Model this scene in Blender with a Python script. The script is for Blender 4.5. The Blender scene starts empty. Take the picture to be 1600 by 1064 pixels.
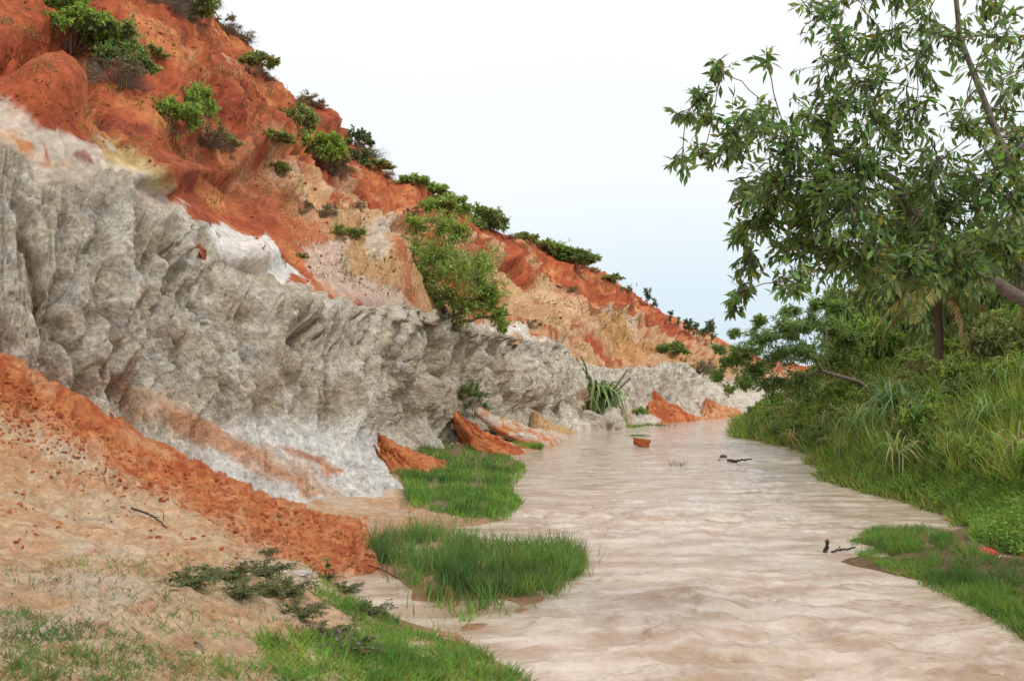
import bpy, math, random, time
import numpy as np
from mathutils import Vector
T0 = time.time()
C = bpy.context.scene
COL = C.collection
# ------------------------------------------------------------------ camera, sky, sun, exposure
F = 1537.0            # focal length in photograph pixels (1600 wide)
H = 2.4               # eye height over the water
HY = 600.0            # horizon row
cam = bpy.data.cameras.new('camera'); camo = bpy.data.objects.new('camera', cam); COL.objects.link(camo)
cam.sensor_width = 36; cam.lens = F/1600*36; cam.shift_y = (HY-532)/1600
cam.clip_start = 0.1; cam.clip_end = 6000
camo.location = (0, 0, H); camo.rotation_euler = (math.radians(90), 0, 0)
C.camera = camo
C.render.resolution_x = 1024; C.render.resolution_y = 680
C.view_settings.view_transform = 'Standard'; C.view_settings.look = 'None'
C.view_settings.exposure = 0.05; C.view_settings.gamma = 1
SUN_EL, SUN_AZ = math.radians(50), math.radians(135)     # azimuth clockwise from +Y
w = bpy.data.worlds.new('World'); C.world = w; w.use_nodes = True
nt = w.node_tree; nt.nodes.clear()
def N(t, k, **kw):
    n = t.nodes.new(k)
    for a, b in kw.items(): setattr(n, a, b)
    return n
out = N(nt, 'ShaderNodeOutputWorld'); bg = N(nt, 'ShaderNodeBackground'); bg.inputs[1].default_value = 1.0
sky = N(nt, 'ShaderNodeTexSky', sky_type='NISHITA', sun_disc=False, sun_elevation=SUN_EL, sun_rotation=SUN_AZ)
sks = N(nt, 'ShaderNodeVectorMath', operation='SCALE'); sks.inputs[3].default_value = 0.1
nt.links.new(sky.outputs[0], sks.inputs[0])
tc = N(nt, 'ShaderNodeTexCoord'); sep = N(nt, 'ShaderNodeSeparateXYZ'); nt.links.new(tc.outputs['Generated'], sep.inputs[0])
rmp = N(nt, 'ShaderNodeValToRGB'); e = rmp.color_ramp.elements
e[0].position = 0.0; e[0].color = (0.70, 0.83, 0.93, 1)
e[1].position = 0.34; e[1].color = (1.06, 1.07, 1.07, 1)
x = e.new(0.10); x.color = (0.78, 0.90, 0.98, 1)
x = e.new(0.20); x.color = (0.98, 1.02, 1.04, 1)
nz = N(nt, 'ShaderNodeTexNoise'); nz.inputs['Scale'].default_value = 2.2; nz.inputs['Detail'].default_value = 4
mp = N(nt, 'ShaderNodeMapping'); mp.inputs['Scale'].default_value = (1, 1, 4)
nt.links.new(tc.outputs['Generated'], mp.inputs[0]); nt.links.new(mp.outputs[0], nz.inputs['Vector'])
ad = N(nt, 'ShaderNodeMath', operation='MULTIPLY_ADD'); ad.inputs[1].default_value = 0.16; nt.links.new(nz.outputs[0], ad.inputs[0])
ad2 = N(nt, 'ShaderNodeMath', operation='SUBTRACT'); ad2.inputs[1].default_value = 0.08
nt.links.new(sep.outputs[2], ad.inputs[2]); nt.links.new(ad.outputs[0], ad2.inputs[0]); nt.links.new(ad2.outputs[0], rmp.inputs[0])
mx = N(nt, 'ShaderNodeMix', data_type='RGBA'); mx.inputs[0].default_value = 0.9
nt.links.new(sks.outputs[0], mx.inputs[6]); nt.links.new(rmp.outputs[0], mx.inputs[7]); nt.links.new(mx.outputs[2], bg.inputs[0]); nt.links.new(bg.outputs[0], out.inputs[0])
sl = bpy.data.lights.new('sun', 'SUN'); sl.energy = 1.5; sl.angle = math.radians(14); sl.color = (1, .96, .9)
so = bpy.data.objects.new('sun', sl); COL.objects.link(so)
sd = Vector((math.sin(SUN_AZ)*math.cos(SUN_EL), math.cos(SUN_AZ)*math.cos(SUN_EL), math.sin(SUN_EL)))
so.rotation_euler = sd.to_track_quat('Z', 'Y').to_euler(); so.location = (0, -5, 30)

# ------------------------------------------------------------------ numeric helpers
def P(px, py, d):
    px = np.asarray(px, float); py = np.asarray(py, float); d = np.asarray(d, float)
    return np.stack([(px-800)/F*d, d*np.ones_like(px), H+(HY-py)/F*d], -1)
def proj(p):
    d = p[..., 1]; return 800+p[..., 0]/d*F, HY-(p[..., 2]-H)/d*F
G16 = np.array([[1,1,0],[-1,1,0],[1,-1,0],[-1,-1,0],[1,0,1],[-1,0,1],[1,0,-1],[-1,0,-1],[0,1,1],[0,-1,1],[0,1,-1],[0,-1,-1],[1,1,1],[-1,-1,1],[1,-1,-1],[-1,1,-1]], np.float32)
def hsh(ix, iy, iz, s):
    h = (ix.astype(np.uint32)*np.uint32(374761393)) ^ (iy.astype(np.uint32)*np.uint32(668265263)) ^ (iz.astype(np.uint32)*np.uint32(2147483647)+np.uint32(s*7919+13))
    h = (h ^ (h >> np.uint32(13)))*np.uint32(1274126177)
    h = (h ^ (h >> np.uint32(15)))*np.uint32(2246822519)
    return h ^ (h >> np.uint32(16))
def noise(p, s=0):
    p = np.asarray(p, np.float32); sh = p.shape[:-1]; p = p.reshape(-1, 3)
    i = np.floor(p).astype(np.int64); f = (p-i).astype(np.float32); u = f*f*f*(f*(f*6-15)+10)
    r = 0
    for a in (0, 1):
        for b in (0, 1):
            for c in (0, 1):
                g = G16[hsh(i[:,0]+a, i[:,1]+b, i[:,2]+c, s) & np.uint32(15)]
                dt = g[:,0]*(f[:,0]-a)+g[:,1]*(f[:,1]-b)+g[:,2]*(f[:,2]-c)
                wt = (u[:,0] if a else 1-u[:,0])*(u[:,1] if b else 1-u[:,1])*(u[:,2] if c else 1-u[:,2])
                r = r+dt*wt
    return r.reshape(sh)
def fbm(p, sc, oc=4, s=0, gain=.5, ridged=False):
    p = np.asarray(p, np.float32)*np.asarray(sc, np.float32); r = 0; a = 1; t = 0
    for k in range(oc):
        n = noise(p*(2.03**k)+k*17.3, s+k)
        if ridged: n = 1-2*np.abs(n)*1.4
        r = r+a*n; t += a; a *= gain
    return r/t
def worley(p, sc, s=0):
    p = np.asarray(p, np.float32)*np.asarray(sc, np.float32); sh = p.shape[:-1]; p = p.reshape(-1, 3)
    i = np.floor(p).astype(np.int64); best = np.full(len(p), 9., np.float32); sec = best.copy()
    for a in (-1, 0, 1):
        for b in (-1, 0, 1):
            for c in (-1, 0, 1):
                q = i+np.array([a, b, c]); h = hsh(q[:,0], q[:,1], q[:,2], s)
                o = np.stack([(h & np.uint32(1023)), (h >> np.uint32(10)) & np.uint32(1023), (h >> np.uint32(20)) & np.uint32(1023)], -1)/1023.
                d = ((q+o-p)**2).sum(1).astype(np.float32)
                m = d < best; sec = np.where(m, best, np.minimum(sec, d)); best = np.where(m, d, best)
    return np.sqrt(best).reshape(sh), np.sqrt(sec).reshape(sh)
def sstep(a, b, x):
    t = np.clip((x-a)/(b-a), 0, 1); return t*t*(3-2*t)
def pchip(xk, yk, x):
    """yk (K, ...), monotone cubic"""
    xk = np.asarray(xk, float); yk = np.asarray(yk, float); h = np.diff(xk); sh = (-1,)+(1,)*(yk.ndim-1)
    dl = np.diff(yk, axis=0)/h.reshape(sh); m = np.zeros_like(yk)
    a, b = dl[:-1], dl[1:]; ok = (a*b) > 0
    m[1:-1] = np.where(ok, 2*a*b/np.where(ok, a+b, 1), 0); m[0] = dl[0]; m[-1] = dl[-1]
    j = np.clip(np.searchsorted(xk, x)-1, 0, len(xk)-2); t = ((x-xk[j])/h[j]).reshape(sh); hh = h[j].reshape(sh)
    return (2*t**3-3*t**2+1)*yk[j]+(t**3-2*t**2+t)*hh*m[j]+(-2*t**3+3*t**2)*yk[j+1]+(t**3-t**2)*hh*m[j+1]
def poly_sd(px, py, poly):
    """signed distance, positive inside"""
    poly = np.array(poly, float); d = np.full(px.shape, 1e9); ins = np.zeros(px.shape, bool)
    for a, b in zip(poly, np.roll(poly, -1, 0)):
        ex, ey = b-a; t = np.clip(((px-a[0])*ex+(py-a[1])*ey)/(ex*ex+ey*ey+1e-9), 0, 1)
        d = np.minimum(d, np.hypot(px-a[0]-t*ex, py-a[1]-t*ey))
        c = ((a[1] > py) != (b[1] > py)) & (px < (b[0]-a[0])*(py-a[1])/(b[1]-a[1]+1e-12)+a[0]); ins ^= c
    return np.where(ins, d, -d)
def line_sd(px, py, ln):
    """distance to open polyline, side sign (+ = right of travel in the picture), param 0..1"""
    ln = np.array(ln, float); best = np.full(px.shape, 1e9); sg = np.zeros(px.shape); tt = np.zeros(px.shape); n = len(ln)-1
    for k in range(n):
        a, b = ln[k], ln[k+1]; ex, ey = b-a; t = np.clip(((px-a[0])*ex+(py-a[1])*ey)/(ex*ex+ey*ey), 0, 1)
        d = np.hypot(px-a[0]-t*ex, py-a[1]-t*ey); m = d < best
        best = np.where(m, d, best); sg = np.where(m, np.sign(-(ex*(py-a[1])-ey*(px-a[0]))), sg); tt = np.where(m, (k+t)/n, tt)
    return best, sg, tt

# ------------------------------------------------------------------ objects
def setp(o, label=None, cat=None, group=None, kind=None):
    if label: o['label'] = label
    if cat: o['category'] = cat
    if group: o['group'] = group
    if kind: o['kind'] = kind
    return o
def mesh_np(name, v, f, mat=None, col=None, smooth=False, mats=None, mi=None):
    v = np.ascontiguousarray(v, np.float32).reshape(-1, 3); f = np.ascontiguousarray(f, np.int32); k = f.shape[1]
    me = bpy.data.meshes.new(name); me.vertices.add(len(v)); me.vertices.foreach_set('co', v.ravel())
    me.loops.add(f.size); me.loops.foreach_set('vertex_index', f.ravel())
    me.polygons.add(len(f)); me.polygons.foreach_set('loop_start', np.arange(len(f), dtype=np.int32)*k)
    me.polygons.foreach_set('loop_total', np.full(len(f), k, np.int32))
    if smooth: me.polygons.foreach_set('use_smooth', np.ones(len(f), bool))
    if mat: me.materials.append(mat)
    if col is not None:
        col = np.asarray(col, np.float32).reshape(len(v), -1)
        if col.shape[1] == 3: col = np.concatenate([col, np.ones((len(v), 1), np.float32)], 1)
        a = me.color_attributes.new('Col', 'FLOAT_COLOR', 'POINT'); a.data.foreach_set('color', np.ascontiguousarray(col).ravel())
    me.update(); me.validate(); return me
def obj(name, me, parent=None, loc=None):
    o = bpy.data.objects.new(name, me); COL.objects.link(o)
    if parent: o.parent = parent
    if loc is not None: o.location = loc
    return o
def empty(name, loc, label, cat, group=None):
    o = bpy.data.objects.new(name, None); COL.objects.link(o); o.location = loc; o.empty_display_size = .2
    return setp(o, label, cat, group)
def grid_faces(nu, nv):
    i = np.arange(nu*nv).reshape(nu, nv); return np.stack([i[:-1,:-1], i[1:,:-1], i[1:,1:], i[:-1,1:]], -1).reshape(-1, 4)

# ------------------------------------------------------------------ materials
def mat_new(name):
    m = bpy.data.materials.new(name); m.use_nodes = True; t = m.node_tree; b = t.nodes['Principled BSDF']; return m, t, b
def noise_node(t, scale, detail=4, vec=None, rough=.6):
    n = N(t, 'ShaderNodeTexNoise'); n.inputs['Scale'].default_value = scale; n.inputs['Detail'].default_value = detail; n.inputs['Roughness'].default_value = rough
    if vec: t.links.new(vec, n.inputs['Vector'])
    return n
def soil_mat(name, fine=40, amp=.02, mot=.35, rough=.95, big=4.):
    """base colour from the mesh's soil zones, grained and pitted"""
    m, t, b = mat_new(name); at = N(t, 'ShaderNodeVertexColor', layer_name='Col'); tcn = N(t, 'ShaderNodeTexCoord')
    n1 = noise_node(t, fine*.35, 8, tcn.outputs['Object'], .68); n2 = noise_node(t, fine, 8, tcn.outputs['Object'], .78)
    n3 = noise_node(t, fine*.16, 9, tcn.outputs['Object'], .72); vo = N(t, 'ShaderNodeTexVoronoi'); vo.inputs['Scale'].default_value = fine*.55; t.links.new(tcn.outputs['Object'], vo.inputs['Vector'])
    def rng_(src, lo, hi, o0, o1):
        mr = N(t, 'ShaderNodeMapRange'); mr.inputs[1].default_value = lo; mr.inputs[2].default_value = hi; mr.inputs[3].default_value = o0; mr.inputs[4].default_value = o1; t.links.new(src, mr.inputs[0]); return mr.outputs[0]
    def mul(a_, b_): m_ = N(t, 'ShaderNodeMath', operation='MULTIPLY'); t.links.new(a_, m_.inputs[0]); t.links.new(b_, m_.inputs[1]); return m_.outputs[0]
    val = mul(mul(rng_(n3.outputs[0], .36, .62, 1-mot, 1+mot*.6), rng_(n1.outputs[0], .38, .62, 1-mot*.6, 1+mot*.45)), rng_(vo.outputs['Distance'], .1, .6, 1-mot*.25, 1+mot*.15))
    vm = N(t, 'ShaderNodeVectorMath', operation='SCALE'); t.links.new(at.outputs[0], vm.inputs[0]); t.links.new(val, vm.inputs[3])
    t.links.new(vm.outputs[0], b.inputs['Base Color']); b.inputs['Roughness'].default_value = rough; b.inputs['Specular IOR Level'].default_value = .15
    b1 = N(t, 'ShaderNodeBump'); b1.inputs['Distance'].default_value = amp; b1.inputs['Strength'].default_value = 1.0; t.links.new(n2.outputs[0], b1.inputs['Height'])
    b2 = N(t, 'ShaderNodeBump'); b2.inputs['Distance'].default_value = amp*big; b2.inputs['Strength'].default_value = 1.0; t.links.new(n1.outputs[0], b2.inputs['Height'])
    b3 = N(t, 'ShaderNodeBump'); b3.inputs['Distance'].default_value = amp*1.6; b3.inputs['Strength'].default_value = .7; t.links.new(vo.outputs['Distance'], b3.inputs['Height']); t.links.new(b1.outputs[0], b3.inputs['Normal']); t.links.new(b3.outputs[0], b2.inputs['Normal']); t.links.new(b2.outputs[0], b.inputs['Normal'])
    return m
def leaf_mat(name, rough=.5, trans=.38, spec=.4):
    m, t, b = mat_new(name); at = N(t, 'ShaderNodeVertexColor', layer_name='Col')
    t.links.new(at.outputs[0], b.inputs['Base Color']); b.inputs['Roughness'].default_value = rough; b.inputs['Specular IOR Level'].default_value = spec
    tr = N(t, 'ShaderNodeBsdfTranslucent'); mxs = N(t, 'ShaderNodeMixShader'); mxs.inputs[0].default_value = trans
    sc = N(t, 'ShaderNodeVectorMath', operation='MULTIPLY'); sc.inputs[1].default_value = (1.5, 1.6, .8); t.links.new(at.outputs[0], sc.inputs[0]); t.links.new(sc.outputs[0], tr.inputs[0])
    t.links.new(b.outputs[0], mxs.inputs[1]); t.links.new(tr.outputs[0], mxs.inputs[2]); t.links.new(mxs.outputs[0], t.nodes['Material Output'].inputs[0]); return m
def plain_mat(name, c, rough=.8, var=.3, sc=20, bump=.01, spec=.3):
    m, t, b = mat_new(name); tcn = N(t, 'ShaderNodeTexCoord'); n = noise_node(t, sc, 5, tcn.outputs['Object'])
    r = N(t, 'ShaderNodeValToRGB'); r.color_ramp.elements[0].color = tuple(q*(1-var) for q in c)+(1,); r.color_ramp.elements[1].color = tuple(min(1, q*(1+var)) for q in c)+(1,)
    r.color_ramp.elements[0].position = .35; r.color_ramp.elements[1].position = .65
    t.links.new(n.outputs[0], r.inputs[0]); t.links.new(r.outputs[0], b.inputs['Base Color']); b.inputs['Roughness'].default_value = rough; b.inputs['Specular IOR Level'].default_value = spec
    bp = N(t, 'ShaderNodeBump'); bp.inputs['Distance'].default_value = bump; t.links.new(n.outputs[0], bp.inputs['Height']); t.links.new(bp.outputs[0], b.inputs['Normal']); return m
M_GREY = soil_mat('grey_sandstone', 24, .022, .34); M_RED = soil_mat('red_earth', 15, .024, .27, .95, 2.2); M_TAL = soil_mat('loose_red_sand', 26, .014, .25); M_GND = soil_mat('sand', 34, .012, .22)
M_LEAF = leaf_mat('foliage_leaf'); M_GLOSS = leaf_mat('glossy_leaf', .40, .36, .5); M_GRASS = leaf_mat('grass_blade', .55, .42, .3)
M_BARK = plain_mat('bark', (.16, .12, .09), .9, .35, 25, .01); M_TWIG = plain_mat('grey_twig', (.22, .18, .14), .9, .3, 30, .003)

# ------------------------------------------------------------------ lofts
def loft(table, su=3.0, sv=3.0, back=None, toe=None):
    """table[col][row] = (px,py,d). Interpolated in (px,py,1/d), where straight lines of the place stay straight."""
    A = np.array(table, float); A[..., 2] = 1/A[..., 2]
    seg = np.hypot(*np.moveaxis(np.diff(A[..., :2], axis=0), -1, 0)).max(1); uk = np.r_[0, np.cumsum(seg+3)]
    segv = np.hypot(*np.moveaxis(np.diff(A[..., :2], axis=1), -1, 0)).mean(0); vk = np.r_[0, np.cumsum(segv+2)]
    nu = int(uk[-1]/su)+2; nv = int(vk[-1]/sv)+2
    B = pchip(uk, A, np.linspace(0, uk[-1], nu)); B = np.moveaxis(pchip(vk, np.moveaxis(B, 1, 0), np.linspace(0, vk[-1], nv)), 0, 1)
    pos = P(B[..., 0], B[..., 1], 1/B[..., 2]); return pos
def normals(p):
    n = np.cross(np.gradient(p, axis=0), np.gradient(p, axis=1)); n /= np.linalg.norm(n, axis=-1, keepdims=True)+1e-9
    c = np.array([0, 0, H])-p; s = np.sign((n*c).sum(-1).mean()); return n*s
def arcs(p):
    du = np.linalg.norm(np.diff(p, axis=0), axis=-1).mean(1); dv = np.linalg.norm(np.diff(p, axis=1), axis=-1)
    U = np.r_[0, np.cumsum(du)][:, None]*np.ones(p.shape[1]); V = np.concatenate([np.zeros((p.shape[0], 1)), np.cumsum(dv, 1)], 1); return U, V
def mix(a, b, w): return a*(1-w[..., None])+np.asarray(b)*w[..., None]
def blur(D, w=17, it=3):
    Db = D.copy(); h_ = w//2
    for _k in range(it):
        for ax in (0, 1):
            pd = np.pad(Db, [(h_+1, h_) if a_ == ax else (0, 0) for a_ in (0, 1)], mode='edge'); cs = np.cumsum(pd, axis=ax); n_ = D.shape[ax]
            Db = (np.take(cs, np.arange(w, w+n_), ax)-np.take(cs, np.arange(0, n_), ax))/w
    return Db
def c3(*c): return np.array(c, float)
GREY = c3(.56, .475, .365); GREYL = c3(.72, .655, .55); GREYD = c3(.34, .27, .19); WHITE = c3(.74, .71, .66)
RED = c3(.43, .105, .043); REDD = c3(.26, .055, .032); ORANGE = c3(.60, .225, .085); PEACH = c3(.62, .36, .195); TAN = c3(.56, .37, .18); SAND = c3(.62, .445, .285); PALE = c3(.62, .52, .42)

# ---- grey cliff: rows = foot, skirt top, middle, top edge, back
cl = [
 [(-520,1050,9.5),(-520,800,11.5),(-520,400,12.2),(-500,120,12.8),(-480,100,14.5)],
 [(0,830,12.8),(0,650,14.2),(0,440,14.9),(0,290,15.7),(10,268,17.5)],
 [(80,820,13.8),(80,645,14.9),(80,440,15.4),(80,312,16.3),(95,284,18)],
 [(160,800,14.6),(150,635,15.6),(150,440,16.1),(155,322,17),(165,302,18.6)],
 [(240,790,15.3),(225,630,16.5),(225,450,17),(225,332,17.9),(240,314,19.3)],
 [(310,780,16.1),(275,640,17.4),(275,470,17.9),(286,350,18.6),(306,342,20)],
 [(360,785,16.8),(320,645,18.3),(315,500,18.8),(316,404,19.4),(345,365,20.8)],
 [(430,800,17.8),(390,655,19.3),(385,530,19.8),(396,466,20.6),(420,428,22.2)],
 [(520,815,18.9),(480,665,20.8),(480,560,21.4),(500,492,22.4),(520,462,24)],
 [(632,785,20.2),(560,690,21.9),(553,580,22.8),(575,482,24.6),(590,478,26.5)],
 [(604,748,24.5),(572,676,25.5),(585,570,27),(620,485,28.6),(640,480,30.5)],
 [(642,714,32),(600,660,32),(625,580,32.2),(655,490,33),(680,485,35.5)],
 [(700,703,34),(672,665,34.8),(680,590,35.2),(695,502,36),(715,496,38.5)],
 [(760,700,36.5),(740,650,38),(745,590,38.5),(765,525,39.2),(780,519,42)],
 [(850,683,44),(810,645,44.8),(815,590,45.4),(812,538,46),(830,532,49)],
 [(905,672,50.5),(870,645,50.8),(868,595,51),(862,543,51.5),(875,536,55)],
 [(985,666,56.5),(930,650,56.5),(900,610,56),(893,572,57),(905,564,60)],
 [(1005,662,60),(975,640,60.5),(962,610,61),(952,583,62),(965,576,66)],
 [(1050,659,64.5),(1025,635,66),(1015,605,66.5),(1010,582,67),(1020,575,71)],
 [(1095,655,69),(1065,630,70),(1055,600,70.5),(1058,573,71.5),(1068,567,76)],
 [(1120,649,78),(1100,632,78),(1092,610,78.5),(1085,592,79),(1095,585,84)],
 [(1150,645,85),(1140,628,87),(1130,610,88),(1122,594,90),(1132,588,96)],
 [(1200,634,108),(1190,620,108),(1180,608,110),(1178,598,112),(1190,593,118)],
 [(1330,628,135),(1330,616,135),(1330,608,138),(1330,603,140),(1340,600,150)]]
p = loft(cl, 1.55, 1.55); n0 = normals(p); U, V = arcs(p); px, py = proj(p); d = p[..., 1]
Vn = V/V[:, -1:]; nu, nv = d.shape
zed = p[..., 2]
near = sstep(40, 26, d); farw = 1-sstep(46, 56, d)*1.0; far = sstep(50, 58, d)
q = np.stack([U, zed, U*0], -1)
warp = fbm(q, (.9, .6, 1), 3, 5)
# the wall is cut by narrow gullies that open downwards, big every 1.5 m and small every 0.4 m
top_e = np.clip((py-242)/400, 0, 1)
wall = sstep(.02, .12, Vn)
gl = noise(np.stack([U*.85+warp*.9-zed*.10, zed*.12, U*0+3.1], -1), 11); g1 = np.exp(-(gl/.07)**2)
gl2 = noise(np.stack([U*2.0+warp*1.0-zed*.2, zed*.3, U*0+7.7], -1), 12); g2 = np.exp(-(gl2/.10)**2)
def bil(q_, sc, sd): return np.abs(noise(np.asarray(q_, np.float32)*np.float32(sc), sd))*2.2
qs = np.stack([p[..., 0]+.14*zed, p[..., 1], zed*.48], -1); qs = qs+.10*np.stack([fbm(qs, 2.4, 2, 8), fbm(qs, 2.4, 2, 9), fbm(qs, 2.4, 2, 10)], -1)
lob = bil(np.stack([U*.62+warp*.8-zed*.10, zed*.10, U*0], -1), 1, 21)*.75+bil(np.stack([U*1.5+warp*1.2-zed*.2, zed*.22, U*0+5], -1), 1, 22)*.30-.35
f1, f2 = worley(p, (4.2, 4.2, 3.4), 3); f3, f4 = worley(p+.05*fbm(p, 5, 2, 8)[..., None], (9.5, 9.5, 8.), 4)
f5, f6 = worley(p+.02*fbm(p, 11, 2, 28)[..., None], (19., 19., 16.), 14)
brk = sstep(-.3, .25, fbm(p, 1.1, 3, 65))
lump = (bil(qs, 2.0, 23)*.10+bil(qs, 4.4, 24)*.075*(.5+brk*.5)+bil(qs, 9.0, 25)*.05*brk+(.5-f3)*.045-.095*sstep(.42, .12, f3)*sstep(-.1, .2, noise(p*3.1, 66))-.035*sstep(.40, .15, f5)*sstep(-.2, .2, noise(p*5.1, 67)))-.09
fine = fbm(p, 16, 2, 31)*.04+fbm(p, 1.4, 3, 32)*.15
low = fbm(p, .5, 2, 33)
skirt = sstep(628, 682, py+22*warp-.05*(px-450))*near*sstep(250, 360, px+40*warp)       # smooth washed foot
m1, m2 = worley(p+.2*fbm(p, 1.2, 2, 18)[..., None], (1.7, 1.7, 1.5), 6); mid = (1-near)*(.55+.45*(1-far))
D = lob*.78*(.55+.45*near)+mid*(bil(qs*np.array([1, 1, .6]), 1.1, 26)*.20+bil(qs*np.array([1, 1, .6]), 2.6, 27)*.11-.2-.22*np.abs(np.sin(np.pi*U/1.3+3*warp))**-.0*np.exp(-(np.sin(np.pi*U/1.3+3.5*warp)/.35)**2)*sstep(.95, .7, Vn)+.035*fbm(np.stack([U*.2, zed*5+warp, U*0], -1), 1, 2, 38))
D = D+low*.22-g1*.22*(.35+.65*sstep(.9, .6, Vn))*near-g2*.10*(1-skirt)*near
D = D*(1-.6*skirt)+(lump+fine*.8)*(1-skirt*.90)*(near+(1-near)*(.85-.55*far))+skirt*(fbm(np.stack([U*3.2, V*.5, U*0], -1), 1, 3, 61, ridged=True)*.06)
g3 = noise(np.stack([U*3.0+warp*1.3, zed*.22, U*0+2.7], -1), 15); g4 = noise(np.stack([U*6.5+warp*2.2, zed*.5, U*0+6.7], -1), 16)
D = D-((.13+.10*(1-near))*np.exp(-(g3/.12)**2)+.055*np.exp(-(g4/.15)**2))*(1-skirt*.7)*sstep(.97, .85, Vn)
# distant walls: regular drip flutes
fl = noise(np.stack([U*1.5+warp*.6, zed*.12, U*0+1.1], -1), 41); fl2 = noise(np.stack([U*3.4+warp, zed*.25, U*0+4.4], -1), 42)
D = D+(1-near)*(-np.exp(-(fl/.10)**2)*.34-np.exp(-(fl2/.14)**2)*.16)*sstep(.97, .8, Vn)*(.6+.4*far)
flw = far*sstep(.2, .4, Vn)*sstep(.93, .75, Vn); D = D+flw*(.42*np.abs(np.sin(np.pi*U/.62+2.2*warp+1.5*lob))**.7-.2+.16*np.abs(np.sin(np.pi*U/.27+3*warp)))
def dent(D, cx, cy, rx, ry, a):
    return D-a*np.exp(-(((px-cx)/rx)**2+((py-cy)/ry)**2)**2)
for (cx, cy, rx, ry, a) in [(88,345,9,6,.7),(215,365,20,22,.25),(557,672,5,5,.5),(95,330,60,10,.15),(700,680,12,9,.8),(845,640,14,7,.9),(884,640,11,11,2.0),(925,650,12,22,1.6),(640,640,12,30,.6)]:
    D = dent(D, cx, cy, rx, ry, a)
for (cx, cy, rx, ry, a) in [(690,625,24,40,-.5),(150,300,45,28,-.3),(255,310,30,24,-.35),(20,275,40,30,-.25),(835,590,50,30,-.4),(960,645,26,22,-.9),(540,620,28,60,-.3)]:
    D = dent(D, cx, cy, rx, ry, a)
for ln_, w_, h_ in [([(222,350),(216,400),(236,490),(243,560),(232,610)],6,.55),([(93,345),(88,420),(100,520),(140,610)],6,.42),([(385,480),(398,560),(392,650)],5,.35),([(286,460),(300,550),(288,620)],6,.45),([(470,520),(478,580),(470,650)],5,.32),([(332,470),(350,560),(348,650)],5,.32),([(150,440),(165,540),(180,610)],6,.35),([(15,330),(55,450),(80,600)],7,.4),([(430,490),(440,560),(430,640)],5,.28),([(520,500),(520,580),(512,660)],5,.3),([(255,340),(262,400),(275,450)],5,.3),([(640,500),(650,560),(640,620)],4,.5),([(675,505),(682,560),(690,590)],4,.5),([(738,525),(742,600),(735,660)],4,.6),([(780,545),(790,620),(805,660)],4,.5)]:
    ds_, _sg, t_ = line_sd(px+9*noise(np.stack([px*.03, py*.03, px*0], -1), 71), py, ln_); D = D-1.7*h_*np.exp(-(ds_/(1.25*w_*(1+.8*t_)))**1.3)*(.6+.4*t_)
# brow
topf = sstep(.90, .70, Vn); D = D*(.22+.78*topf)+.10*np.exp(-((Vn-.76)/.06)**2)*near*(1+2*lob)
smoothb = np.exp(-(((px-690)/34)**2+((py-635)/50)**2)**2)
p2 = p+n0*D[..., None]
g_n = fbm(p2, 1.6, 4, 51); g_f = fbm(p2, 8, 3, 52); pit = sstep(.42, .75, f3)
px, py = proj(p2)
col = mix(GREY*np.ones(p.shape), GREYL, sstep(-.2, .35, g_n)); col = mix(col, GREYD, sstep(.05, .45, fbm(p, 2.0, 3, 53))*.45)
col = mix(col, c3(.43, .33, .20), sstep(.0, .35, fbm(p2, .9, 3, 54))*.45)
col = mix(col, c3(.66, .64, .61), sstep(.1, .4, fbm(p, 2.4, 3, 57))*.45*near)
col = mix(col, c3(.44, .36, .27), smoothb*.6)
col = mix(col, WHITE, skirt*.92)
wpx = px+14*noise(np.stack([(px-py*1.3)*.10, (px+py)*.012, px*0], -1), 76)+14*noise(np.stack([px*.03, py*.03, px*0], -1), 77); wpy = py+14*noise(np.stack([px*.03, py*.03, px*0+9], -1), 78)
def zone(col, poly, c, soft=8, amt=1., wx=None, wy=None):
    sdv = poly_sd(wpx if wx is None else wx, wpy if wy is None else wy, poly); return mix(col, c, sstep(-soft, soft, sdv)*amt)
col = zone(col, [(155,585),(260,618),(360,670),(470,725),(540,770),(520,785),(420,745),(300,690),(190,640)], PEACH, 9, .62)
col = zone(col, [(250,632),(330,655),(420,715),(510,775),(470,772),(380,720),(270,665)], ORANGE, 8, .55)
col = zone(col, [(445,700),(480,706),(545,738),(530,742),(470,722)], ORANGE, 5, .8)
col = zone(col, [(560,630),(620,655),(680,690),(720,700),(640,700),(575,672)], PALE, 10, .7)
col = zone(col, [(975,636),(1005,650),(1000,665),(980,668)], ORANGE, 4, .6); col = zone(col, [(1085,595),(1130,590),(1210,610),(1210,640),(1150,628),(1110,625)], GREYL, 8, .5)
col = zone(col, [(905,605),(920,600),(935,640),(920,655),(905,630)], c3(.45, .16, .08), 4, .8)
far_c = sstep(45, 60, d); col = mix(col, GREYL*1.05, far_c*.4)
sd = poly_sd(px, py, [(-900,540),(2000,540),(2000,2000),(-900,2000)])
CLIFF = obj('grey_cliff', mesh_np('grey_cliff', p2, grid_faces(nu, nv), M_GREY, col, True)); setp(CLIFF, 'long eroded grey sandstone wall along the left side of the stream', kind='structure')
print('cliff', nu*nv, time.time()-T0)

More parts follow.
